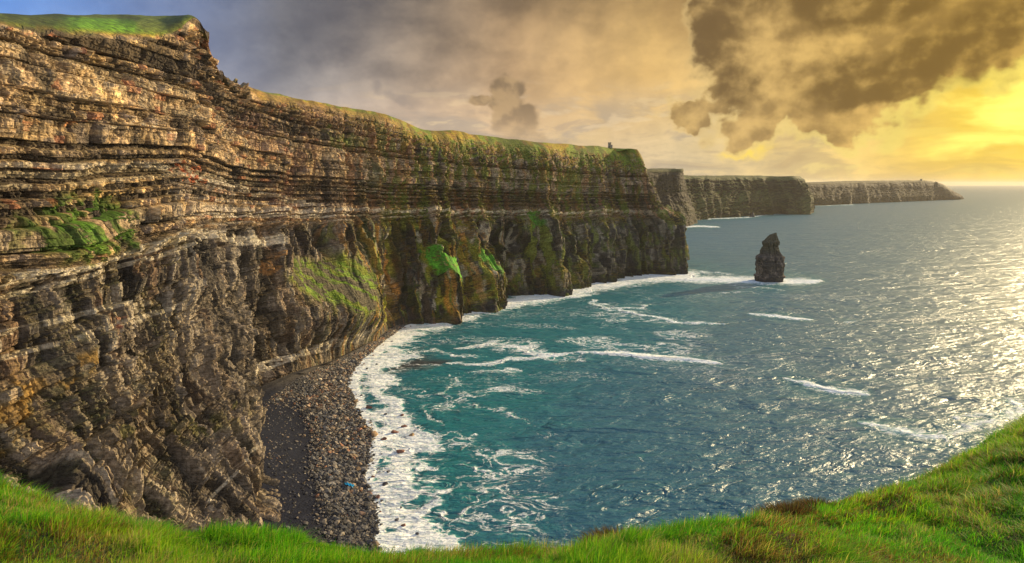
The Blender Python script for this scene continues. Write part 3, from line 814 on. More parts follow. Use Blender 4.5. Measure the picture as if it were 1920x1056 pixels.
headland('headland', [
    [(1790, 370.5, None), (1780, 367, 7200), (1770, 362, 7200), (1760, 356, 7200), (1750, 352, 7300)],
    [(1803, 374, None), (1801, 369.5, 6050), (1796, 366, 6060), (1787, 358, 6080), (1770, 347.5, 6120)],
    [(1762, 375.5, None), (1758, 367, 5740), (1756, 358, 5760), (1756, 348, 5780), (1754, 341.5, 5820)],
    [(1735, 376.5, None), (1732, 368, 5520), (1732, 356, 5560), (1730, 346, 5580), (1729, 338.5, 5620)],
    [(1680, 379, None), (1678, 369, 5180), (1676, 357, 5220), (1674, 346, 5240), (1672, 339, 5290)],
    [(1610, 382, None), (1608, 370, 4760), (1606, 357, 4800), (1604, 347, 4830), (1602, 339.5, 4880)],
    [(1550, 385, None), (1548, 371, 4400), (1546, 358, 4440), (1544, 348, 4460), (1542, 342, 4500)],
    [(1490, 388, None), (1488, 372, 4120), (1486, 358, 4150), (1484, 350, 4170), (1482, 344, 4200)],
], 241, amp=26, scale=80, back=700, grass=(0.07, 0.06, 0.025))

# ------------------------------------------------------------------ sea
def polyline_dist(px, py, pts, wy=2.2):
    pts = np.array(pts, float)
    best = np.full(px.shape, 1e9, np.float32); tt = np.zeros(px.shape, np.float32); L = len(pts) - 1
    for i in range(L):
        ax, ay = pts[i][:2]; bx, by = pts[i + 1][:2]
        dx, dy = bx - ax, (by - ay) * wy
        t = np.clip(((px - ax) * dx + (py - ay) * wy * dy) / (dx * dx + dy * dy + 1e-9), 0, 1)
        d = np.hypot(px - ax - t * dx, (py - ay) * wy - t * dy)
        m = d < best; best = np.where(m, d, best); tt = np.where(m, (i + t) / L, tt)
    return best, tt


WATERLINE = [(1000, 1500), (800, 1200), (730, 1080), (703, 1010), (700, 950), (682, 905), (690, 860), (698, 820), (676, 785), (662, 750), (652, 716), (672, 684), (705, 652), (745, 622), (762, 612)]


def build_sea():
    naz, nr = 1250, 1150
    az = np.radians(np.linspace(-48, 62, naz))
    dep = np.linspace(math.radians(52), math.radians(0.9), nr - 40)
    r = CAMZ / np.tan(dep)
    r = np.concatenate([r, np.geomspace(r[-1] * 1.01, 60000, 40)])
    X = (np.sin(az)[:, None] * r[None]).astype(np.float32); Y = (np.cos(az)[:, None] * r[None]).astype(np.float32)
    px, py = project(X, Y, np.zeros_like(X))
    px = px.astype(np.float32); py = py.astype(np.float32)
    R = np.hypot(X, Y)
    # swell: crests run left-right, slightly slanted, moving towards the shore
    th = math.radians(14)
    u = X * math.cos(th) + Y * math.sin(th); v = -X * math.sin(th) + Y * math.cos(th)
    wx = (fbm(X / 60, Y / 60, seed=301, oct=2) - .5) * 30
    h = (ridge(u / 70 + wx / 60, (v + wx) / 24, seed=302, oct=2) - .5) * 1.5 * np.exp(-R / 1600)
    h += (fbm(u / 14, v / 5.5, seed=304, oct=2) - .5) * 0.9 * np.exp(-R / 500)
    h += (fbm(u / 4, v / 2.0, seed=305, oct=2) - .5) * 0.42 * np.exp(-R / 260)
    calm = sst(py, 352, 420)
    # --- foam amount
    wfac = np.clip(py - 345, 8, 700) / 300.0
    nx = (fbm(X / 16, Y / 16, seed=311, oct=3) - .5); ny = (fbm(X / 16, Y / 16, seed=312, oct=3) - .5)
    nx2 = (fbm(X / 45, Y / 45, seed=313, oct=2) - .5); ny2 = (fbm(X / 45, Y / 45, seed=314, oct=2) - .5)
    qx = px + (nx * 60 + nx2 * 60) * wfac * 1.1; qy = py + (ny * 26 + ny2 * 30) * wfac * 0.7
    foam = np.zeros_like(X); teal = np.zeros_like(X); crest = np.zeros_like(X)
    stn = fbm(X / 9, Y / 5, seed=340, oct=3)
    # surf on the beach
    surf = [(745, 610), (700, 650), (660, 690), (655, 740), (690, 800), (700, 870), (700, 950), (715, 1010), (780, 1120), (900, 1300),
            (1080, 1300), (940, 1100), (880, 1015), (850, 950), (822, 885), (806, 840), (784, 800), (755, 770), (728, 735), (735, 700), (770, 655), (830, 612), (890, 592), (940, 570), (930, 560), (870, 585)]
    ms = poly_mask(qx + (stn - .5) * 46 * wfac, qy, surf, 22)
    foam = np.maximum(foam, ms * 1.02)
    foam = np.maximum(foam, (1 - sst(polyline_dist(px, py, [(a + 4, b) for a, b in WATERLINE], 1.6)[0], 8, 30)) * 1.1)
    m2 = poly_mask(qx, qy, surf, 62)
    foam = np.maximum(foam, m2 * 0.98); teal = np.maximum(teal, m2)
    def streak(pts, w, amt, wy=2.4, taper=True, warp=1.0):
        nonlocal foam, teal
        d, t = polyline_dist(lerp(px, qx, warp), lerp(py, qy, warp * .6), pts, wy)
        ww = w * (np.clip(np.sin(np.clip(t, 0, 1) * math.pi), 0, 1) ** 0.5 * 0.8 + 0.25 if taper else 1.0)
        foam = np.maximum(foam, np.clip(1 - d / (ww * 1.25), 0, 1) ** 0.8 * amt * (0.85 + 0.5 * stn))
        crest[:] = np.maximum(crest, np.clip(1 - d / (ww * 0.7), 0, 1) * amt)
        teal = np.maximum(teal, (1 - sst(d, ww, ww * 3.5)) * 0.45 * min(1, amt))
    streak([(860, 592), (930, 572), (1000, 558), (1060, 548), (1120, 532), (1170, 518), (1290, 518)], 30, 1.25, 2.2, False, .5)
    streak([(765, 616), (860, 600), (930, 578), (1000, 564), (1060, 556), (1120, 540), (1200, 524), (1290, 522)], 26, 1.0, 2.2, False, .8)
    streak([(1150, 516), (1220, 522), (1300, 524), (1420, 526), (1500, 528), (1540, 528)], 24, 1.1, 2.6, True, .3)
    streak([(1285, 510), (1320, 510), (1400, 516)], 8, .7)
    streak([(825, 679), (900, 681), (960, 674), (1040, 668), (1120, 662)], 14, 1.05)
    streak([(1080, 661), (1160, 664), (1200, 667), (1300, 676), (1350, 682)], 15, 1.2, 2.6, True, .3)
    streak([(1185, 668), (1240, 671), (1300, 675)], 17, 1.4, 2.6, True, .1)
    streak([(850, 648), (920, 644), (980, 655), (1010, 668), (960, 676)], 17, 1.0)
    streak([(790, 655), (850, 660), (900, 668)], 14, 0.72)
    streak([(870, 700), (930, 695), (900, 690)], 14, 0.68)
    streak([(1115, 562), (1150, 578), (1210, 582), (1225, 572)], 12, 0.85)
    streak([(1125, 572), (1200, 592), (1280, 603), (1365, 606)], 9, 0.95, 2.4, True, .4)
    streak([(1405, 588), (1450, 592), (1520, 600)], 8, 1.15, 2.4, True, .2)
    streak([(1565, 603), (1610, 604)], 6, .8)
    streak([(1370, 538), (1440, 540), (1480, 546)], 9, .62)
    streak([(1320, 552), (1400, 548), (1420, 556)], 7, .6)
    streak([(1470, 708), (1520, 724), (1580, 736), (1635, 742)], 18, 1.0, 2.4, True, .3)
    streak([(1600, 790), (1680, 806), (1760, 822), (1830, 800), (1930, 765), (1990, 745)], 26, 0.78, 2.2, True, .4)
    streak([(1800, 790), (1870, 770), (1940, 750)], 22, 0.75)
    streak([(870, 845), (890, 825), (880, 815)], 10, 0.8)
    streak([(890, 752), (930, 770), (975, 782), (1010, 800)], 16, 0.64)
    streak([(850, 700), (830, 740), (870, 740)], 14, 0.66)
    streak([(820, 770), (850, 790), (840, 770)], 12, 0.66)
    streak([(870, 878), (930, 870), (945, 880), (920, 898)], 18, 0.74)
    streak([(900, 920), (960, 925), (1040, 930)], 10, 0.7)
    streak([(960, 1000), (1000, 985), (1000, 960)], 14, .72)
    streak([(860, 960), (920, 980), (925, 960), (900, 940)], 14, .72)
    streak([(940, 1005), (990, 1010)], 14, .8)
    streak([(1230, 985), (1260, 992)], 9, .95)
    streak([(1165, 860), (1195, 872)], 8, .6)
    streak([(1180, 690), (1240, 700)], 10, .45)
    streak([(1262, 428), (1310, 424), (1350, 426)], 5, 1.1, 2.4, True, .2)
    streak([(1300, 412), (1400, 408), (1440, 402), (1520, 398)], 3.5, .9, 2.4, False, .2)
    streak([(1530, 386), (1600, 384)], 2.5, .9, 2.4, False, .2)
    # general lace in the bay, thinning outwards
    bay = poly_mask(qx, qy, [(820, 600), (1150, 540), (1360, 560), (1340, 700), (1050, 760), (1050, 1040), (820, 1040), (740, 700)], 110)
    foam = np.maximum(foam, bay * (0.22 + 0.38 * sst(fbm(X / 40, Y / 30, seed=341, oct=3), .42, .62)))
    out = fbm(X / 130, Y / 60, seed=320, oct=3)
    foam = np.maximum(foam, sst(out, 0.52, 0.75) * 0.34 * sst(py, 430, 560))
    teal = np.maximum(teal, poly_mask(qx, qy, [(760, 640), (900, 580), (1200, 535), (1330, 560), (1250, 640), (1050, 720), (900, 1000), (800, 1000), (730, 760)], 110) * 0.8)
    h = h + crest ** 2 * 0.5 * (0.5 + fbm(X / 12, Y / 8, seed=331, oct=2)) + np.clip(foam - 0.6, 0, 1) * (fbm(X / 7, Y / 5, seed=330, oct=3)) * 1.0 * np.exp(-R / 900)
    shoal = poly_mask(qx, qy, [(735, 680), (770, 665), (815, 668), (820, 685), (770, 692), (738, 694)], 10)
    V = np.stack([X, Y, (h * calm - 0.0)], 2)
    m, N, b, o = mat('sea_water')
    co = objco(N)
    F = attr(N, 'foam'); T = attr(N, 'teal'); SH = attr(N, 'shoal')
    # wave normals
    rot = N.new('ShaderNodeMapping'); N.l.new(co, rot.inputs[0]); rot.inputs['Rotation'].default_value = (0, 0, -th)
    rv = rot.outputs[0]
    w1 = N.noise(scaled(N, rv, (0.022, 0.075, 1)), 1.0, 3, 0.5, 0.5)
    w2 = N.noise(scaled(N, rv, (0.11, 0.30, 1)), 1.0, 4, 0.6, 0.4)
    w3 = N.noise(scaled(N, rv, (0.6, 1.3, 1)), 1.0, 3, 0.6, 0.3)
    w0 = N.noise(scaled(N, rv, (0.006, 0.021, 1)), 1.0, 4, 0.55, 0.6)
    hgt = N.m('ADD', N.m('ADD', N.m('MULTIPLY', w0, 10.0), N.m('MULTIPLY', w1, 5.0)), N.m('ADD', N.m('MULTIPLY', w2, 2.1), N.m('MULTIPLY', w3, 0.3)))
    # foam lace
    l1 = N.noise(scaled(N, co, (1, 1.5, 1)), 0.055, 5, 0.6, 1.2)
    rid = N.m('ABSOLUTE', N.m('SUBTRACT', l1, 0.5))                     # thin threads where the noise crosses 0.5
    threads = N.ss(rid, 0.06, 0.0)
    l2 = N.noise(co, 0.4, 6, 0.68, 0.4)
    pat = N.m('ADD', N.m('MULTIPLY', threads, 0.42), N.m('MULTIPLY', l2, 0.85))
    ff = N.m('POWER', N.ss(N.m('ADD', F, pat), 1.02, 1.52), 1.1)
    water = N.mix(T, (0.022, 0.115, 0.165), (0.003, 0.150, 0.160))
    water = N.mix(N.ss(F, 0.42, 1.0, 0, 0.75), water, (0.06, 0.36, 0.34))
    water = N.mix(SH, water, (0.035, 0.04, 0.04))
    foamc = N.mix(N.ss(l2, 0.35, 0.65), (0.62, 0.70, 0.74), (0.90, 0.92, 0.93))
    colr = N.mix(ff, water, foamc)
    N.put(b.inputs['Base Color'], colr)
    N.put(b.inputs['Roughness'], N.m('MULTIPLY_ADD', ff, 0.45, 0.36))
    b.inputs['IOR'].default_value = 1.34
    nb = bump(N, hgt, 1.0, 1.0)
    nb2 = bump(N, N.m('MULTIPLY', ff, l1), 1.6, 0.6, nb)
    N.put(b.inputs['Normal'], nb2)
    ob = mesh_from('sea', V.reshape(-1, 3), grid_faces(naz, nr), m,
                   {'foam': np.clip(foam, 0, 1.4).ravel(), 'teal': np.clip(teal, 0, 1).ravel(), 'shoal': shoal.ravel()}, smooth=True)
    structure(ob)


build_sea()

# ------------------------------------------------------------------ beach
BW = [(1000, 1500), (800, 1200), (730, 1080), (703, 1010), (700, 950), (682, 905), (690, 860), (698, 820), (676, 785), (662, 750), (652, 716), (672, 684), (705, 652), (745, 622), (765, 606)]
BF = [(800, 1500), (640, 1200), (570, 1070), (541, 1003), (525, 940), (508, 880), (500, 850), (494, 820), (488, 790), (490, 764), (540, 724), (596, 692), (650, 668), (700, 640), (752, 606)]
_wl = np.array([P(a, b, z=0.0) for a, b in BW]); _ft = np.array([P(a, b, z=0.0) for a, b in BF])


def beach_point(s, w):
    """s along the shore 0..1, w across: 0 waterline, 1 foot of the cliff"""
    idx = s * (len(BW) - 1)
    A = catmull(_wl, idx); B = catmull(_ft, idx)
    p = A + (B - A) * w[:, None]
    x, y = p[:, 0], p[:, 1]
    hgt = 0.35 + 7.0 * np.clip(w, 0, 1.3) ** 1.15 + np.where(w < 0, w * 14, 0)
    hgt = hgt * (1 - 0.6 * sst(s, 0.8, 1.0))
    hgt = hgt + (fbm(x / 9, y / 9, seed=401, oct=3) - .5) * 1.6 * sst(w, 0.0, 0.3)
    fanm = np.exp(-(((s - 0.50) / 0.17) ** 2)) * sst(w, 0.55, 1.15)
    hgt = hgt + fanm * 9
    # the point keeps its place in the view while it rises: slide towards the viewer
    k = (CAMZ - hgt) / CAMZ
    return np.stack([x * k, y * k, hgt], 1), fanm


def build_beach():
    ns, nw = 520, 150
    S, W = np.meshgrid(np.linspace(0, 1, ns), np.linspace(-0.35, 1.5, nw), indexing='ij')
    p, fm = beach_point(S.ravel(), W.ravel())
    x, y = p[:, 0], p[:, 1]
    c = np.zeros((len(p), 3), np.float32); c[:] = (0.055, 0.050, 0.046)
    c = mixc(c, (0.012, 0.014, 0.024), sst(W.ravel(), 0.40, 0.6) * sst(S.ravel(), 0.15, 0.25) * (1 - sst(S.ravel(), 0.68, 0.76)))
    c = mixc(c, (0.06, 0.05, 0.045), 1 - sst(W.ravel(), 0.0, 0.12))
    m, N, b, o = mat('shingle')
    co = objco(N); n1 = N.noise(co, 0.8, 6, 0.7); v = N.new('ShaderNodeTexVoronoi'); N.l.new(co, v.inputs['Vector']); v.inputs['Scale'].default_value = 1.1
    N.put(b.inputs['Base Color'], N.vm('SCALE', attr(N, 'col', 'Color'), scale=N.ss(n1, 0.3, 0.7, 0.6, 1.5)))
    b.inputs['Roughness'].default_value = 0.9; b.inputs['Specular IOR Level'].default_value = 0.08
    N.put(b.inputs['Normal'], bump(N, N.m('ADD', N.m('MULTIPLY', n1, 0.5), N.m('MULTIPLY', v.outputs['Distance'], 0.25)), 0.6))
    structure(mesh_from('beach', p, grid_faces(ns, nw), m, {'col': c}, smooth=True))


build_beach()

# ------------------------------------------------------------------ stones
def ico(sub):
    import bmesh
    bm = bmesh.new(); bmesh.ops.create_icosphere(bm, subdivisions=sub, radius=1.0)
    v = np.array([q.co[:] for q in bm.verts]); f = np.array([[w.index for w in fc.verts] for fc in bm.faces]); bm.free()
    return v, f


ICO1, ICO2, ICO3 = ico(1), ico(2), ico(3)
STONE_COLS = np.array([(0.10, 0.10, 0.105), (0.16, 0.15, 0.14), (0.27, 0.225, 0.17), (0.30, 0.22, 0.15), (0.07, 0.07, 0.075), (0.42, 0.36, 0.27), (0.30, 0.15, 0.09), (0.21, 0.18, 0.15)])


def stone_material():
    m, N, b, o = mat('stone')
    co = objco(N); n = N.noise(co, 1.3, 5, 0.65)
    c = attr(N, 'col', 'Color')
    N.put(b.inputs['Base Color'], N.vm('SCALE', c, scale=N.ss(n, 0.3, 0.7, 0.65, 1.35)))
    b.inputs['Roughness'].default_value = 0.75; b.inputs['Specular IOR Level'].default_value = 0.2
    N.put(b.inputs['Normal'], bump(N, n, 0.3))
    return m


STONE = stone_material()
rng = np.random.default_rng(7)


def facet_rock(base, r, seed, sq=(1, 0.8, 0.6), cuts=9):
    """angular boulder: sphere cut by random planes, then roughened"""
    g = np.random.default_rng(seed); v = base.copy()
    for _ in range(cuts):
        n = g.normal(size=3); n /= np.linalg.norm(n); d = g.uniform(0.45, 0.85)
        s = v @ n; v = v - np.outer(np.maximum(0, s - d), n)
    v *= 1 + (g.random((len(v), 1)) - .5) * 0.06
    return v * np.array(sq) * r


def build_cobbles():
    count = 30000
    s = rng.uniform(0.12, 0.995, count); w = rng.uniform(-0.06, 1.02, count)
    keep = np.ones(count, bool)
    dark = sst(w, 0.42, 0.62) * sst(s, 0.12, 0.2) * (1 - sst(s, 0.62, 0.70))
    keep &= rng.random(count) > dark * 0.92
    keep &= rng.random(count) > (w < 0.0) * 0.6
    s, w, dark = s[keep], w[keep], dark[keep]; n = len(s)
    p, _ = beach_point(s, w)
    r = 0.42 + 0.5 * rng.random(n) ** 2 + 1.25 * rng.random(n) ** 10
    r *= lerp(1.15, 0.75, sst(w, .2, .9)) * lerp(1, 0.8, sst(s, .75, 1))
    var = [ (lambda v: (v, ICO1[1]))(facet_rock(ICO1[0] * (1 + 0.25 * (np.random.default_rng(k).random((len(ICO1[0]), 1)) - .5)), 1, k, (1, .8, .62), 4)) for k in range(16)]
    vid = rng.integers(0, 16, n)
    B = np.array([v[0] for v in var])[vid]                         # n,12,3
    a = rng.uniform(0, 2 * math.pi, n); ca, sa = np.cos(a), np.sin(a)
    tl = rng.normal(0, .35, n)
    x = B[..., 0] * ca[:, None] - B[..., 1] * sa[:, None]; y = B[..., 0] * sa[:, None] + B[..., 1] * ca[:, None]
    z = B[..., 2] + x * tl[:, None]
    V = np.stack([x, y, z], 2) * r[:, None, None] + p[:, None, :] + np.array([0, 0, 1])[None, None] * (r * 0.28)[:, None, None]
    F = ICO1[1][None] + (np.arange(n) * 12)[:, None, None]
    patch = fbm(p[:, 0] / 14, p[:, 1] / 14, seed=420, oct=3)
    warm = sst(patch + 0.12 * sst(s, 0.45, .7) - 0.14 * sst(w, .35, .7) + 0.04 - 0.10 * (1 - sst(s, .3, .5)), 0.44, 0.60)
    ci = np.where(rng.random(n) < warm * 0.42 + 0.04, rng.choice([2, 3, 5, 6, 7, 3], n), rng.choice([0, 1, 4, 7, 0, 1], n))
    c = STONE_COLS[ci] * rng.uniform(0.3, 1.35, (n, 1)) * lerp(1, .7, sst(s, .35, .2))[:, None]
    c = np.repeat(c[:, None], 12, 1)
    ob = mesh_from('cobbles', V.reshape(-1, 3), F.reshape(-1, 3), STONE, {'col': c.reshape(-1, 3)})
    tag(ob, 'grey and tan loose stones covering the beach at the foot of the cliff', 'stones', kind='stuff')


build_cobbles()


def boulder(px, py, wpx, colr, label, group=None, seed=1, z=0.4, flat=0.62):
    c = P(px, py, z=z); dist = np.linalg.norm(c - np.array([0, 0, CAMZ]))
    r = wpx / 2 / FPX * dist
    v = facet_rock(ICO3[0], r, seed, (1.0, 0.78, flat), 12)
    a = seed * 1.7; R = np.array([[math.cos(a), -math.sin(a), 0], [math.sin(a), math.cos(a), 0], [0, 0, 1]])
    v = v @ R.T
    v[:, 2] += r * 0.15
    cc = np.tile(np.array(colr), (len(v), 1)) * (0.8 + 0.4 * np.random.default_rng(seed).random((len(v), 1)))
    ob = mesh_from('boulder', v, ICO3[1], STONE, {'col': cc}, loc=c)
    tag(ob, label, 'boulder', group)
    return ob


BR = (0.20, 0.10, 0.075); TN = (0.33, 0.22, 0.12); GY = (0.12, 0.115, 0.12); DK = (0.07, 0.065, 0.07)
foam_b = [
    (741, 812, 17, BR, 'large brown boulder in the white surf beside a flat orange-tinted one'),
    (772, 817, 14, TN, 'orange-tinted boulder farthest out in the upper surf'),
    (750, 848, 19, BR, 'pointed reddish brown boulder standing alone in the middle of the surf'),
    (720, 825, 14, BR, 'round reddish boulder just off the bulge of the beach'),
    (703, 816, 20, TN, 'wide tan boulder at the tip of the bulging beach, washed by surf'),
    (759, 800, 14, BR, 'long low brown rock in the surf above the largest brown boulder'),
    (754, 779, 10, BR, 'small brown rock at the outer edge of the upper surf'),
    (723, 777, 7, DK, 'tiny dark rock alone in the surf above the bulge of the beach'),
    (728, 886, 12, GY, 'round grey boulder in the surf level with the blue plastic'),
    (700, 895, 10, BR, 'small red-brown boulder in the surf left of a round grey one'),
    (721, 909, 16, DK, 'thin black slab lying flat in the surf'),
    (709, 933, 12, BR, 'reddish boulder in the surf just below the beach corner with the grey boulder'),
    (694, 927, 14, BR, 'brown boulder touching the shingle edge below the blue plastic'),
    (745, 975, 11, GY, 'dark grey round boulder low in the surf near the grass edge'),
    (757, 986, 13, BR, 'slanted brown boulder in the surf just above the grass edge'),
    (714, 985, 9, GY, 'small grey boulder in the surf close to the shingle near the bottom'),
    (782, 1001, 9, GY, 'lowest and outermost grey rock in the surf'),
    (752, 952, 6, DK, 'tiny black rock in the surf above two round boulders'),
    (691, 765, 15, BR, 'flat reddish rocks in shallow foam north of the bulge'),
    (688, 692, 7, DK, 'dark rock in the surf where the beach narrows'),
    (706, 684, 6, DK, 'small dark rock in the upper surf close to the shingle'),
]
for i, (x, y, w_, c_, lb) in enumerate(foam_b):
    boulder(x, y, w_, c_, lb, seed=30 + i)
shore_b = [
    (681, 910, 16, (0.26, 0.22, 0.18), 'large grey pyramid boulder at the water edge right of the blue plastic', .8),
    (672, 880, 17, TN, 'big ochre boulder on the shingle above the blue plastic', .8),
    (683, 803, 20, TN, 'big orange-brown boulder on the bulge of the shingle beach', .8),
    (667, 754, 14, TN, 'tan boulder at the upper edge of the shingle beside the surf', .8),
    (679, 966, 18, (0.24, 0.16, 0.12), 'big smooth brown boulder at the shingle edge near the bottom', .8),
    (655, 935, 12, (0.13, 0.13, 0.15), 'blue-grey slab boulder on the shingle below the blue plastic', 1.2),
    (640, 890, 10, (0.32, 0.16, 0.12), 'pinkish boulder among grey stones in the middle of the beach', 1.8),
]
for i, (x, y, w_, c_, lb, z_) in enumerate(shore_b):
    boulder(x, y, w_, c_, lb, seed=70 + i, z=z_)
g2 = np.random.default_rng(99)
for i in range(46):
    s_ = g2.uniform(0.16, 0.97); w_ = -g2.uniform(0.02, 0.22) * (1 if s_ < .7 else 1.0)
    idx = s_ * (len(BW) - 1)
    q = catmull(np.array([(a, b, 0.0) for a, b in BW]), np.array([idx]))[0]
    boulder(q[0] + g2.uniform(3, 34) * (1 if s_ < .75 else .5), q[1] + g2.uniform(-4, 4), g2.uniform(2.5, 6.5), DK if g2.random() < .6 else BR,
            'small dark rock breaking through the surf along the beach', 'small rocks scattered in the surf', seed=120 + i, z=0.2)

# bright blue plastic
def plastic():
    c = P(655, 911, z=2.4)
    v = []; f = []
    n, m_ = 14, 8
    for i in range(n):
        for j in range(m_):
            u = (i / (n - 1) - .5); w = (j / (m_ - 1) - .5)
            v.append((u * 5.2, w * 1.7 * (1 - .5 * abs(u)), 0.5 + 0.45 * math.sin(i * 1.3 + j * .8) * (0.4 + abs(u)) + 0.3 * math.cos(j * 1.9)))
    v = np.array(v); f = grid_faces(n, m_)
    m, N, b, o = mat('blue_plastic')
    nz = N.noise(objco(N), 1.2, 3)
    N.put(b.inputs['Base Color'], N.mix(N.ss(nz, .4, .6), (0.0, 0.36, 0.72), (0.02, 0.55, 0.85))); b.inputs['Roughness'].default_value = 0.35
    a = -0.55; R = np.array([[math.cos(a), -math.sin(a), 0], [math.sin(a), math.cos(a), 0], [0, 0, 1]])
    ob = mesh_from('plastic_sheet', v @ R.T, f, m, smooth=True, loc=c)
    sol = ob.modifiers.new('thickness', 'SOLIDIFY'); sol.thickness = 0.12
    tag(ob, 'crumpled bright blue plastic washed up on the stony beach', 'plastic debris')


plastic()

# ------------------------------------------------------------------ sea stack
def build_stack():
    base = P(1440, 527, z=0.0)
    D = base[1]
    zpix = lambda py: P(1440, py, D)[2]
    mpp = np.linalg.norm(base - np.array([0, 0, CAMZ])) / FPX
    # left / right outline of the stack by photo row
    prof = [(535, 1413, 1468), (524, 1414, 1467), (513, 1416, 1466), (500, 1416, 1467), (493, 1415, 1467), (486, 1415, 1465), (481, 1418, 1463), (476, 1423, 1459),
            (468, 1426, 1456), (460, 1427, 1454), (455, 1427, 1453), (450, 1431, 1453), (444, 1435, 1452), (440, 1439, 1451), (437.5, 1446, 1450.5), (436.5, 1448, 1450)]
    py = np.array([p[0] for p in prof]); L = np.array([p[1] for p in prof]); Rr = np.array([p[2] for p in prof])
    nz, na = 150, 150
    yy = np.linspace(535, 436.5, nz)
    l = np.interp(-yy, -py, L); r = np.interp(-yy, -py, Rr)
    cx = ((l + r) / 2 - 1440) * mpp; rad = (r - l) / 2 * mpp
    zz = np.array([zpix(q) for q in yy])
    a = np.linspace(0, 2 * math.pi, na, endpoint=False)
    A, Z = np.meshgrid(a, zz); CX = cx[:, None]; RD = rad[:, None]
    # rounded box section
    c, s = np.cos(A), np.sin(A)
    k = 1 / (np.abs(c) ** 2.8 + np.abs(s) ** 2.8) ** (1 / 2.8)
    x = CX + RD * 0.85 * k * c; y = RD * 0.8 * k * s + (1 - zz[:, None] / 70) * -2
    d = (fbm(A * 5 + 3, Z / 9, seed=501, oct=4) - .5) * 5.5 + (ridge(c * 3 + s * 2, Z / 40, seed=502, oct=2) - .5) * 3
    bed = np.floor(Z / 3.1); d = d + (_h(bed.astype(np.int64), bed.astype(np.int64) * 0, bed.astype(np.int64) * 0, 9) - .5) * 3.0
    d = d * np.clip(RD / 12, 0.15, 1)
    x = x + d * c; y = y + d * s
    V = np.stack([x, y, Z], 2)
    n3 = fbm(A * 4, Z / 5, seed=503, oct=3)
    col = np.zeros(V.shape, np.float32); col[:] = (0.06, 0.053, 0.048)
    col = mixc(col, (0.22, 0.17, 0.13), sst(n3, .5, .65) * (1 - sst(Z, 28, 45)) * .7)
    col = mixc(col, (0.05, 0.048, 0.05), 1 - sst(Z, 2, 8))
    g = sst(Z, 36, 48) * 0.35; col = mixc(col, (0.09, 0.09, 0.03), g)
    f = []
    i = np.arange(nz * na).reshape(nz, na); j = np.roll(i, -1, 1)
    F = np.stack([i[:-1].ravel(), j[:-1].ravel(), j[1:].ravel(), i[1:].ravel()], 1)
    verts = np.concatenate([V.reshape(-1, 3), [[cx[-1], 0, zz[-1] + 0.3]]]); cl = np.concatenate([col.reshape(-1, 3), [[.08, .08, .05]]])
    top = np.stack([i[-1], j[-1], np.full(na, nz * na), np.full(na, nz * na)], 1)
    ob = mesh_from('sea_stack', verts, F, ROCK, {'col': cl, 'grass': np.concatenate([g.ravel(), [0]])}, loc=(base[0], base[1], 0))
    tag(ob, 'tall dark pointed rock stack standing alone in the sea with surf at its foot', 'sea stack')


build_stack()
# small dark rock at the foot of the distant cliffs
def skerry(px, py, wpx, hpx, label):
    c = P(px, py, z=0.0); dist = np.linalg.norm(c - np.array([0, 0, CAMZ])); r = wpx / 2 / FPX * dist
    v = facet_rock(ICO3[0], r, int(px), (1, 0.8, hpx / wpx * 2), 10)
    v[:, :2] *= (1 - 0.55 * np.clip(v[:, 2] / v[:, 2].max(), 0, 1))[:, None]
    ob = mesh_from('sea_rock', v, ICO3[1], STONE, {'col': np.tile([[.06, .06, .06]], (len(v), 1))}, loc=c)
    tag(ob, label, 'sea rock')
skerry(1410, 407, 11, 12, 'dark conical rock in front of the distant cliffs')

# ------------------------------------------------------------------ towers
def stone_wall_mat(name, c1, c2):
    m, N, b, o = mat(name)
    br = N.new('ShaderNodeTexBrick'); co = objco(N)
    N.l.new(N.comb(N.m('ADD', N.new('ShaderNodeSeparateXYZ').outputs[0], 0), 0, 0), br.inputs['Vector'])
    N.l.new(co, br.inputs['Vector']); br.inputs['Scale'].default_value = 1.6
    br.inputs['Color1'].default_value = (*c1, 1); br.inputs['Color2'].default_value = (*c2, 1); br.inputs['Mortar'].default_value = (0.1, 0.09, 0.07, 1)
    n = N.noise(co, 0.9, 5, .6)
    N.put(b.inputs['Base Color'], N.mix(0.6, br.outputs[0], N.vm('SCALE', br.outputs[0], scale=N.ss(n, .3, .7, .5, 1.6))))
    b.inputs['Roughness'].default_value = 0.9
    N.put(b.inputs['Normal'], bump(N, n, 0.2))
    return m


TOWER = stone_wall_mat('tower_stone', (0.26, 0.20, 0.14), (0.34, 0.27, 0.18))
DARKOPEN = mat('dark_opening'); DARKOPEN[2].inputs['Base Color'].default_value = (0.015, 0.014, 0.013, 1); DARKOPEN = DARKOPEN[0]


def prism_mesh(name, rings, material, parent, closed=True):
    """rings: list of (radius, z) around the axis with n sides; solid of revolution"""
    n = 24; v = []; 
    for r, z in rings:
        for k in range(n): v.append((r * math.cos(2 * math.pi * k / n), r * math.sin(2 * math.pi * k / n), z))
    f = []
    for q in range(len(rings) - 1):
        for k in range(n):
            f.append((q * n + k, q * n + (k + 1) % n, (q + 1) * n + (k + 1) % n, (q + 1) * n + k))
    return mesh_from(name, np.array(v), np.array(f), material, parent=parent)


def box_mesh(name, boxes, material, parent=None, loc=None):
    v = []; f = []
    for (x0, x1, y0, y1, z0, z1) in boxes:
        o = len(v)
        v += [(x0, y0, z0), (x1, y0, z0), (x1, y1, z0), (x0, y1, z0), (x0, y0, z1), (x1, y0, z1), (x1, y1, z1), (x0, y1, z1)]
        f += [(o, o + 3, o + 2, o + 1), (o + 4, o + 5, o + 6, o + 7), (o, o + 1, o + 5, o + 4), (o + 1, o + 2, o + 6, o + 5), (o + 2, o + 3, o + 7, o + 6), (o + 3, o, o + 4, o + 7)]
    return mesh_from(name, np.array(v, float), np.array(f), material, parent=parent, loc=loc)


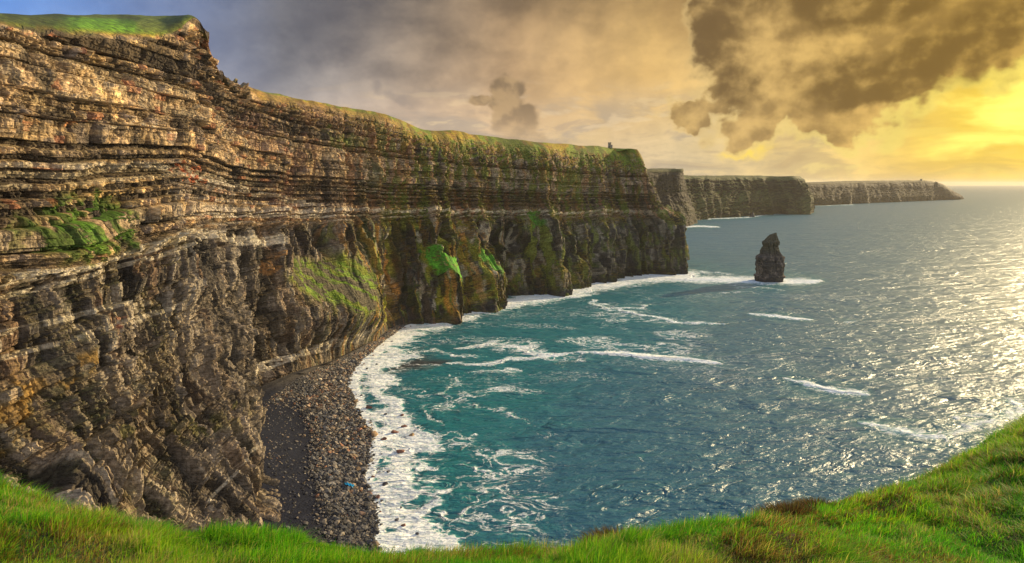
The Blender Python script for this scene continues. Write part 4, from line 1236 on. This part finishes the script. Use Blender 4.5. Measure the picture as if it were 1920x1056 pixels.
def towers():
    p = P(1143, 275.5, 1098)
    t = empty('stone_tower', (p[0], p[1], p[2] - 1.5))
    t.scale = (.78, .78, .8)
    tag(t, 'small round stone tower with battlements on top of the nearer cliff', 'tower')
    prism_mesh('tower_wall', [(3.3, 0), (3.1, 8.6), (3.45, 8.9), (3.45, 9.6), (2.7, 9.6), (2.7, 8.8), (0.01, 8.8)], TOWER, t)
    boxes = []
    for k in range(9):
        a = 2 * math.pi * k / 9; x, y = 3.07 * math.cos(a), 3.07 * math.sin(a); boxes.append((x - .42, x + .42, y - .42, y + .42, 9.55, 10.6))
    for bx in boxes: box_mesh('battlement', [bx], TOWER, t)
    box_mesh('side_turret', [(2.6, 5.6, -1.7, 1.7, -1, 5.2), (2.5, 5.8, -1.9, 1.9, 5.2, 5.7)], TOWER, t)
    box_mesh('doorway', [(-.5, .5, -3.42, -3.0, 0.6, 2.9)], DARKOPEN, t)
    box_mesh('window', [(-.3, .3, -3.32, -3.0, 5.2, 6.6)], DARKOPEN, t)
    p = P(1727, 339.5, 5612)
    t = empty('watch_tower', (p[0], p[1], p[2] - 4))
    tag(t, 'tiny ruined signal tower on the farthest headland', 'tower')
    prism_mesh('tower_wall', [(8, 0), (7, 18), (6.0, 18), (6.0, 16), (.01, 16)], TOWER, t)
    box_mesh('broken_parapet', [(-7.5, -2, -7, 7, 18, 21), (3, 7, -6, 2, 18, 20)], TOWER, t)
    # knob of rock beside it
    c = P(1756, 345, 5800)
    v = facet_rock(ICO3[0], 17, 77, (1, 1, 1.7), 8)
    ob = mesh_from('rock_pinnacle', v, ICO3[1], STONE, {'col': np.tile([[.12, .10, .07]], (len(v), 1))}, loc=c)
    tag(ob, 'blunt rock pinnacle on the brow of the farthest headland', 'rock')


towers()

# ------------------------------------------------------------------ grassy foreground
# stations: (px of lip, py of lip, depth of lip), near row (px, py, depth)
FG = [
    ((-700, 760, 6.0), (-900, 1100, 3.0)),
    ((-300, 830, 6.2), (-400, 1100, 3.6)),
    ((0, 912, 6.2), (0, 1110, 3.8)),
    ((140, 968, 6.2), (150, 1110, 3.9)),
    ((300, 990, 6.2), (320, 1110, 4.0)),
    ((500, 1002, 6.0), (520, 1110, 4.0)),
    ((720, 1034, 5.8), (720, 1115, 4.0)),
    ((930, 1044, 5.9), (930, 1120, 4.0)),
    ((1140, 1044, 6.4), (1120, 1120, 4.1)),
    ((1270, 1026, 7.2), (1250, 1120, 4.2)),
    ((1400, 1003, 8.4), (1400, 1120, 4.4)),
    ((1545, 957, 9.8), (1560, 1120, 4.6)),
    ((1700, 908, 11.5), (1720, 1120, 4.8)),
    ((1820, 852, 13.0), (1850, 1120, 5.0)),
    ((1935, 786, 14.5), (1990, 1120, 5.2)),
    ((2150, 690, 17.0), (2200, 1120, 5.5)),
    ((2600, 560, 20.0), (2700, 1100, 6.0)),
]


def fg_surface(ns=700, seg=(30, 30, 60, 260, 60)):
    ctrl = []
    for (l, nr) in FG:
        L = P(*l); Nn = P(*nr)
        out = L - np.array([0, 0, L[2]]); out[2] = 0; out /= np.linalg.norm(out)
        a = L + out * 26 + np.array([0, 0, -150.0]); b = L + out * 7 + np.array([0, 0, -30.0]); c = L + out * 1.6 + np.array([0, 0, -2.6])
        back = np.array([Nn[0] * 0.9, -9.0, 138.4])
        ctrl.append([a, b, c, L, Nn, back])
    ctrl = np.array(ctrl)
    C = catmull(ctrl, ns)
    V, ts = row_interp(C, list(seg))
    x, y = V[..., 0], V[..., 1]
    t = ts[None, :] * np.ones_like(x)
    d = (fbm(x / 2.6, y / 2.6, seed=601, oct=3) - .5) * 0.95 + (fbm(x / 0.75, y / 0.75, seed=602, oct=2) - .5) * 0.36
    near = np.clip(np.hypot(x, y) / 9, 0.35, 1.25)
    V[..., 2] += d * near * lerp(1, 0.32, sst(t, 2.6, 2.95) * (1 - sst(t, 3.05, 3.5)))
    return V, t


FV, FT = fg_surface()


def build_foreground():
    x, y, z = FV[..., 0], FV[..., 1], FV[..., 2]
    c = np.zeros(FV.shape, np.float32); c[:] = (0.035, 0.055, 0.012)
    c = mixc(c, (0.10, 0.055, 0.025), sst(fbm(x / 1.2, y / 1.2, seed=611, oct=3), .52, .62))
    c = mixc(c, (0.12, 0.09, 0.05), 1 - sst(FT, 1.5, 2.2))
    m, N, b, o = mat('turf_soil'); co = objco(N); n = N.noise(co, 14, 5, .7)
    N.put(b.inputs['Base Color'], N.vm('SCALE', attr(N, 'col', 'Color'), scale=N.ss(n, .3, .7, .5, 1.5))); b.inputs['Roughness'].default_value = .95
    N.put(b.inputs['Normal'], bump(N, n, 0.05))
    structure(mesh_from('ground', FV.reshape(-1, 3), grid_faces(*FV.shape[:2]), m, {'col': c.reshape(-1, 3)}, smooth=True))


build_foreground()


def blades(n, pos, length, width, lean_dir, lean, col_base, col_tip, seed, name, label, kind='stuff', cat='grass', up=None):
    """curved tapering blades, 4 cross-sections each"""
    g = np.random.default_rng(seed)
    a = g.uniform(0, 2 * math.pi, n)
    side = np.stack([np.cos(a), np.sin(a), np.zeros(n)], 1)
    hs = np.array([0, .38, .72, 1.0]); ws = np.array([1.0, .85, .55, .08])
    V = np.zeros((n, 8, 3), np.float32); C = np.zeros((n, 8, 3), np.float32)
    for k in range(4):
        h = hs[k]
        ctr = pos + np.array([0, 0, 1.0]) * (length * h * (1 - 0.42 * lean * h))[:, None] + lean_dir * (length * lean * h ** 1.7)[:, None]
        w = (width * ws[k])[:, None] * side * 0.5
        V[:, 2 * k] = ctr - w; V[:, 2 * k + 1] = ctr + w
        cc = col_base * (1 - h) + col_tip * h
        C[:, 2 * k] = cc; C[:, 2 * k + 1] = cc
    o = (np.arange(n) * 8)[:, None, None]
    F = np.array([[0, 1, 3, 2], [2, 3, 5, 4], [4, 5, 7, 6]])[None] + o
    ob = mesh_from(name, V.reshape(-1, 3), F.reshape(-1, 4), GRASSM, {'col': C.reshape(-1, 3)}, smooth=True)
    return ob


def grass_material():
    m, N, b, o = mat('grass_blade')
    c = attr(N, 'col', 'Color')
    N.put(b.inputs['Base Color'], c); b.inputs['Roughness'].default_value = 0.6; b.inputs['Specular IOR Level'].default_value = 0.08
    tr = N.new('ShaderNodeBsdfTranslucent'); N.put(tr.inputs[0], N.vm('MULTIPLY', c, (1.15, 1.25, 0.6)))
    mx = N.new('ShaderNodeMixShader'); mx.inputs[0].default_value = 0.4
    N.l.new(b.outputs[0], mx.inputs[1]); N.l.new(tr.outputs[0], mx.inputs[2]); N.l.new(mx.outputs[0], o.inputs[0])
    return m


GRASSM = grass_material()


def sample_surface(n, g, tmin=2.55, tmax=4.3):
    """random points on the foreground turf, dense where it shows"""
    ns, nt = FV.shape[:2]
    trow = FT[0]
    j0 = np.searchsorted(trow, tmin); j1 = np.searchsorted(trow, tmax)
    # weight by area / distance^1.2
    A = np.linalg.norm(np.cross(FV[1:, :-1] - FV[:-1, :-1], FV[:-1, 1:] - FV[:-1, :-1]), axis=2)
    ctr = FV[:-1, :-1] - np.array([0, 0, CAMZ]); dist = np.linalg.norm(ctr, axis=2)
    px, py = project(FV[:-1, :-1, 0], FV[:-1, :-1, 1], FV[:-1, :-1, 2])
    W = A / dist ** 1.1
    W[:, :j0] = 0; W[:, j1:] = 0
    W[(px < -650) | (px > 2550) | (py > 1500)] = 0
    W[(px < -120) | (px > 2040) | (py > 1130)] *= 0.3
    W = W.ravel() / W.sum()
    idx = g.choice(len(W), n, p=W); i = idx // (nt - 1); j = idx % (nt - 1)
    u = g.random(n)[:, None]; v = g.random(n)[:, None]
    return (FV[i, j] * (1 - u) * (1 - v) + FV[i + 1, j] * u * (1 - v) + FV[i, j + 1] * (1 - u) * v + FV[i + 1, j + 1] * u * v), FT[i, j]


def build_grass():
    g = np.random.default_rng(5)
    n = 520000
    pos, tt = sample_surface(n, g)
    x, y = pos[:, 0], pos[:, 1]
    px, py = project(x, y, pos[:, 2])
    patch = fbm(x / 1.5, y / 1.5, seed=621, oct=3); p2 = fbm(x / 0.5, y / 0.5, seed=622, oct=3); p3 = fbm(x / 3.5, y / 3.5, seed=623, oct=2)
    dist = np.hypot(x, y)
    L = 0.045 + 0.10 * g.random(n) * (0.4 + 1.2 * patch)
    tuft = fbm(x / 0.28, y / 0.28, seed=661, oct=2)
    L *= lerp(0.55, 1.5, sst(tuft, .35, .68)) * lerp(1.0, 1.25, sst(dist, 6, 12))
    ang = (fbm(x / 1.8, y / 1.8, seed=631, oct=2) * 2.0 - 1.0) * 2.2 + math.radians(20) + g.normal(0, 0.95, n)
    ld = np.stack([np.cos(ang), np.sin(ang), np.zeros(n)], 1)
    lean = np.clip(g.normal(0.75, 0.45, n) + (p3 - .5) * 0.8, 0.05, 1.5)
    width = (0.0038 + 0.0034 * g.random(n)) * np.clip(dist / 6.5, 0.8, 1.8)
    deep = np.array([0.022, 0.085, 0.006]); mid = np.array([0.12, 0.40, 0.015]); lime = np.array([0.36, 0.52, 0.025]); straw = np.array([0.52, 0.40, 0.14]); red = np.array([0.28, 0.10, 0.03]); brown = np.array([0.17, 0.085, 0.03])
    k = g.random(n)
    tip = np.tile(mid, (n, 1))
    tip = mixc(tip, lime, sst(patch + (k - .5) * .5, .45, .62))
    right = sst(px, 1250, 1450)
    tip = mixc(tip, (0.035, 0.17, 0.01), sst(fbm(x / 2.2, y / 2.2, seed=641, oct=2), .48, .60) * lerp(.35, .7, right) * (g.random(n) < .8))
    st = (g.random(n) < 0.07 + 0.38 * sst(p2, .52, .66))
    tip[st] = straw * g.uniform(.6, 1.2, (st.sum(), 1))
    # rusty, brown patches: along the lip between 1100 and 1560 px and here and there on the right
    rb = sst(fbm(x / 1.1, y / 1.1, seed=651, oct=3), .50, .60) * np.maximum(sst(px, 1080, 1180) * (1 - sst(px, 1480, 1640)) * 0.6, 0.30 * right)
    rb = np.maximum(rb, sst(fbm(x / 1.1, y / 1.1, seed=652, oct=3), .58, .66) * .5)
    rm = g.random(n) < rb
    tip[rm] = np.where(g.random((rm.sum(), 1)) < .45, brown, np.where(g.random((rm.sum(), 1)) < .5, red, np.array([0.36, 0.22, 0.07])))
    tip = tip * g.uniform(0.6, 1.5, (n, 1))
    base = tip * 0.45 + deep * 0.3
    L = np.where(rm, L * 0.8, L)
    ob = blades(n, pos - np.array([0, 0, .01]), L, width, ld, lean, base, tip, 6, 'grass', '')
    tag(ob, 'long windswept green and straw-coloured grass on the clifftop in the foreground', 'grass', kind='stuff')
    # tussocks: raised clumps one can point at
    spots = [(1530, 940, 10.0, 0.26, 'dark brown grass tussock on the skyline of the cliff edge'), (1420, 982, 8.6, 0.16, 'small brown tuft on the cliff edge left of the larger dark tussock'),
             (1272, 1010, 7.2, 0.13, 'little rusty tuft on the cliff edge above the brown patch'), (1160, 1032, 6.4, 0.24, 'brown heathery clump at the left end of the rusty patch'),
             (1480, 990, 8.0, 0.24, 'long dark brown clump in the grass below the cliff edge')]
    for q, (a, b, D, R, lab) in enumerate(spots):
        c = P(a, b, D)
        # drop onto the turf
        dd = np.hypot(FV[..., 0] - c[0], FV[..., 1] - c[1]); ii = np.unravel_index(np.argmin(dd), dd.shape); c = FV[ii].copy()
        m = 2600
        rr = R * np.sqrt(g.random(m)); aa = g.uniform(0, 2 * math.pi, m)
        off = np.stack([rr * np.cos(aa) * 1.5, rr * np.sin(aa), 0.35 * R * (1 - (rr / R) ** 2) - 0.03], 1)
        ld = np.stack([np.cos(aa), np.sin(aa), np.zeros(m)], 1)
        tipc = np.where(g.random((m, 1)) < .5, (0.15, 0.075, 0.03), (0.11, 0.10, 0.03)) * g.uniform(.6, 1.5, (m, 1))
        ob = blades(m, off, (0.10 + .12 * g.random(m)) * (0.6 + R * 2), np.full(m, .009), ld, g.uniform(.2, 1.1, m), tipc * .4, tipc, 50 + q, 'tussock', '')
        ob.location = c
        tag(ob, lab, 'tussock')


build_grass()

# ------------------------------------------------------------------ haze
def build_haze():
    x0, x1, y0, y1, z0, z1 = -64000, 64000, -3000, 64000, -25, 262
    ob = box_mesh('haze', [(x0, x1, y0, y1, z0, z1)], None)
    m = bpy.data.materials.new('haze'); m.use_nodes = True; N = NT(m.node_tree); N.n.clear()
    o = N.new('ShaderNodeOutputMaterial'); v = N.new('ShaderNodeVolumePrincipled')
    v.inputs['Color'].default_value = (0.93, 0.86, 0.74, 1); v.inputs['Density'].default_value = 2.0e-5
    v.inputs['Anisotropy'].default_value = 0.2
    N.l.new(v.outputs[0], o.inputs['Volume'])
    ob.data.materials.append(m)
    ob['kind'] = 'stuff'; ob['label'] = 'thin golden sea haze over the bay and far headlands'; ob['category'] = 'haze'


build_haze()
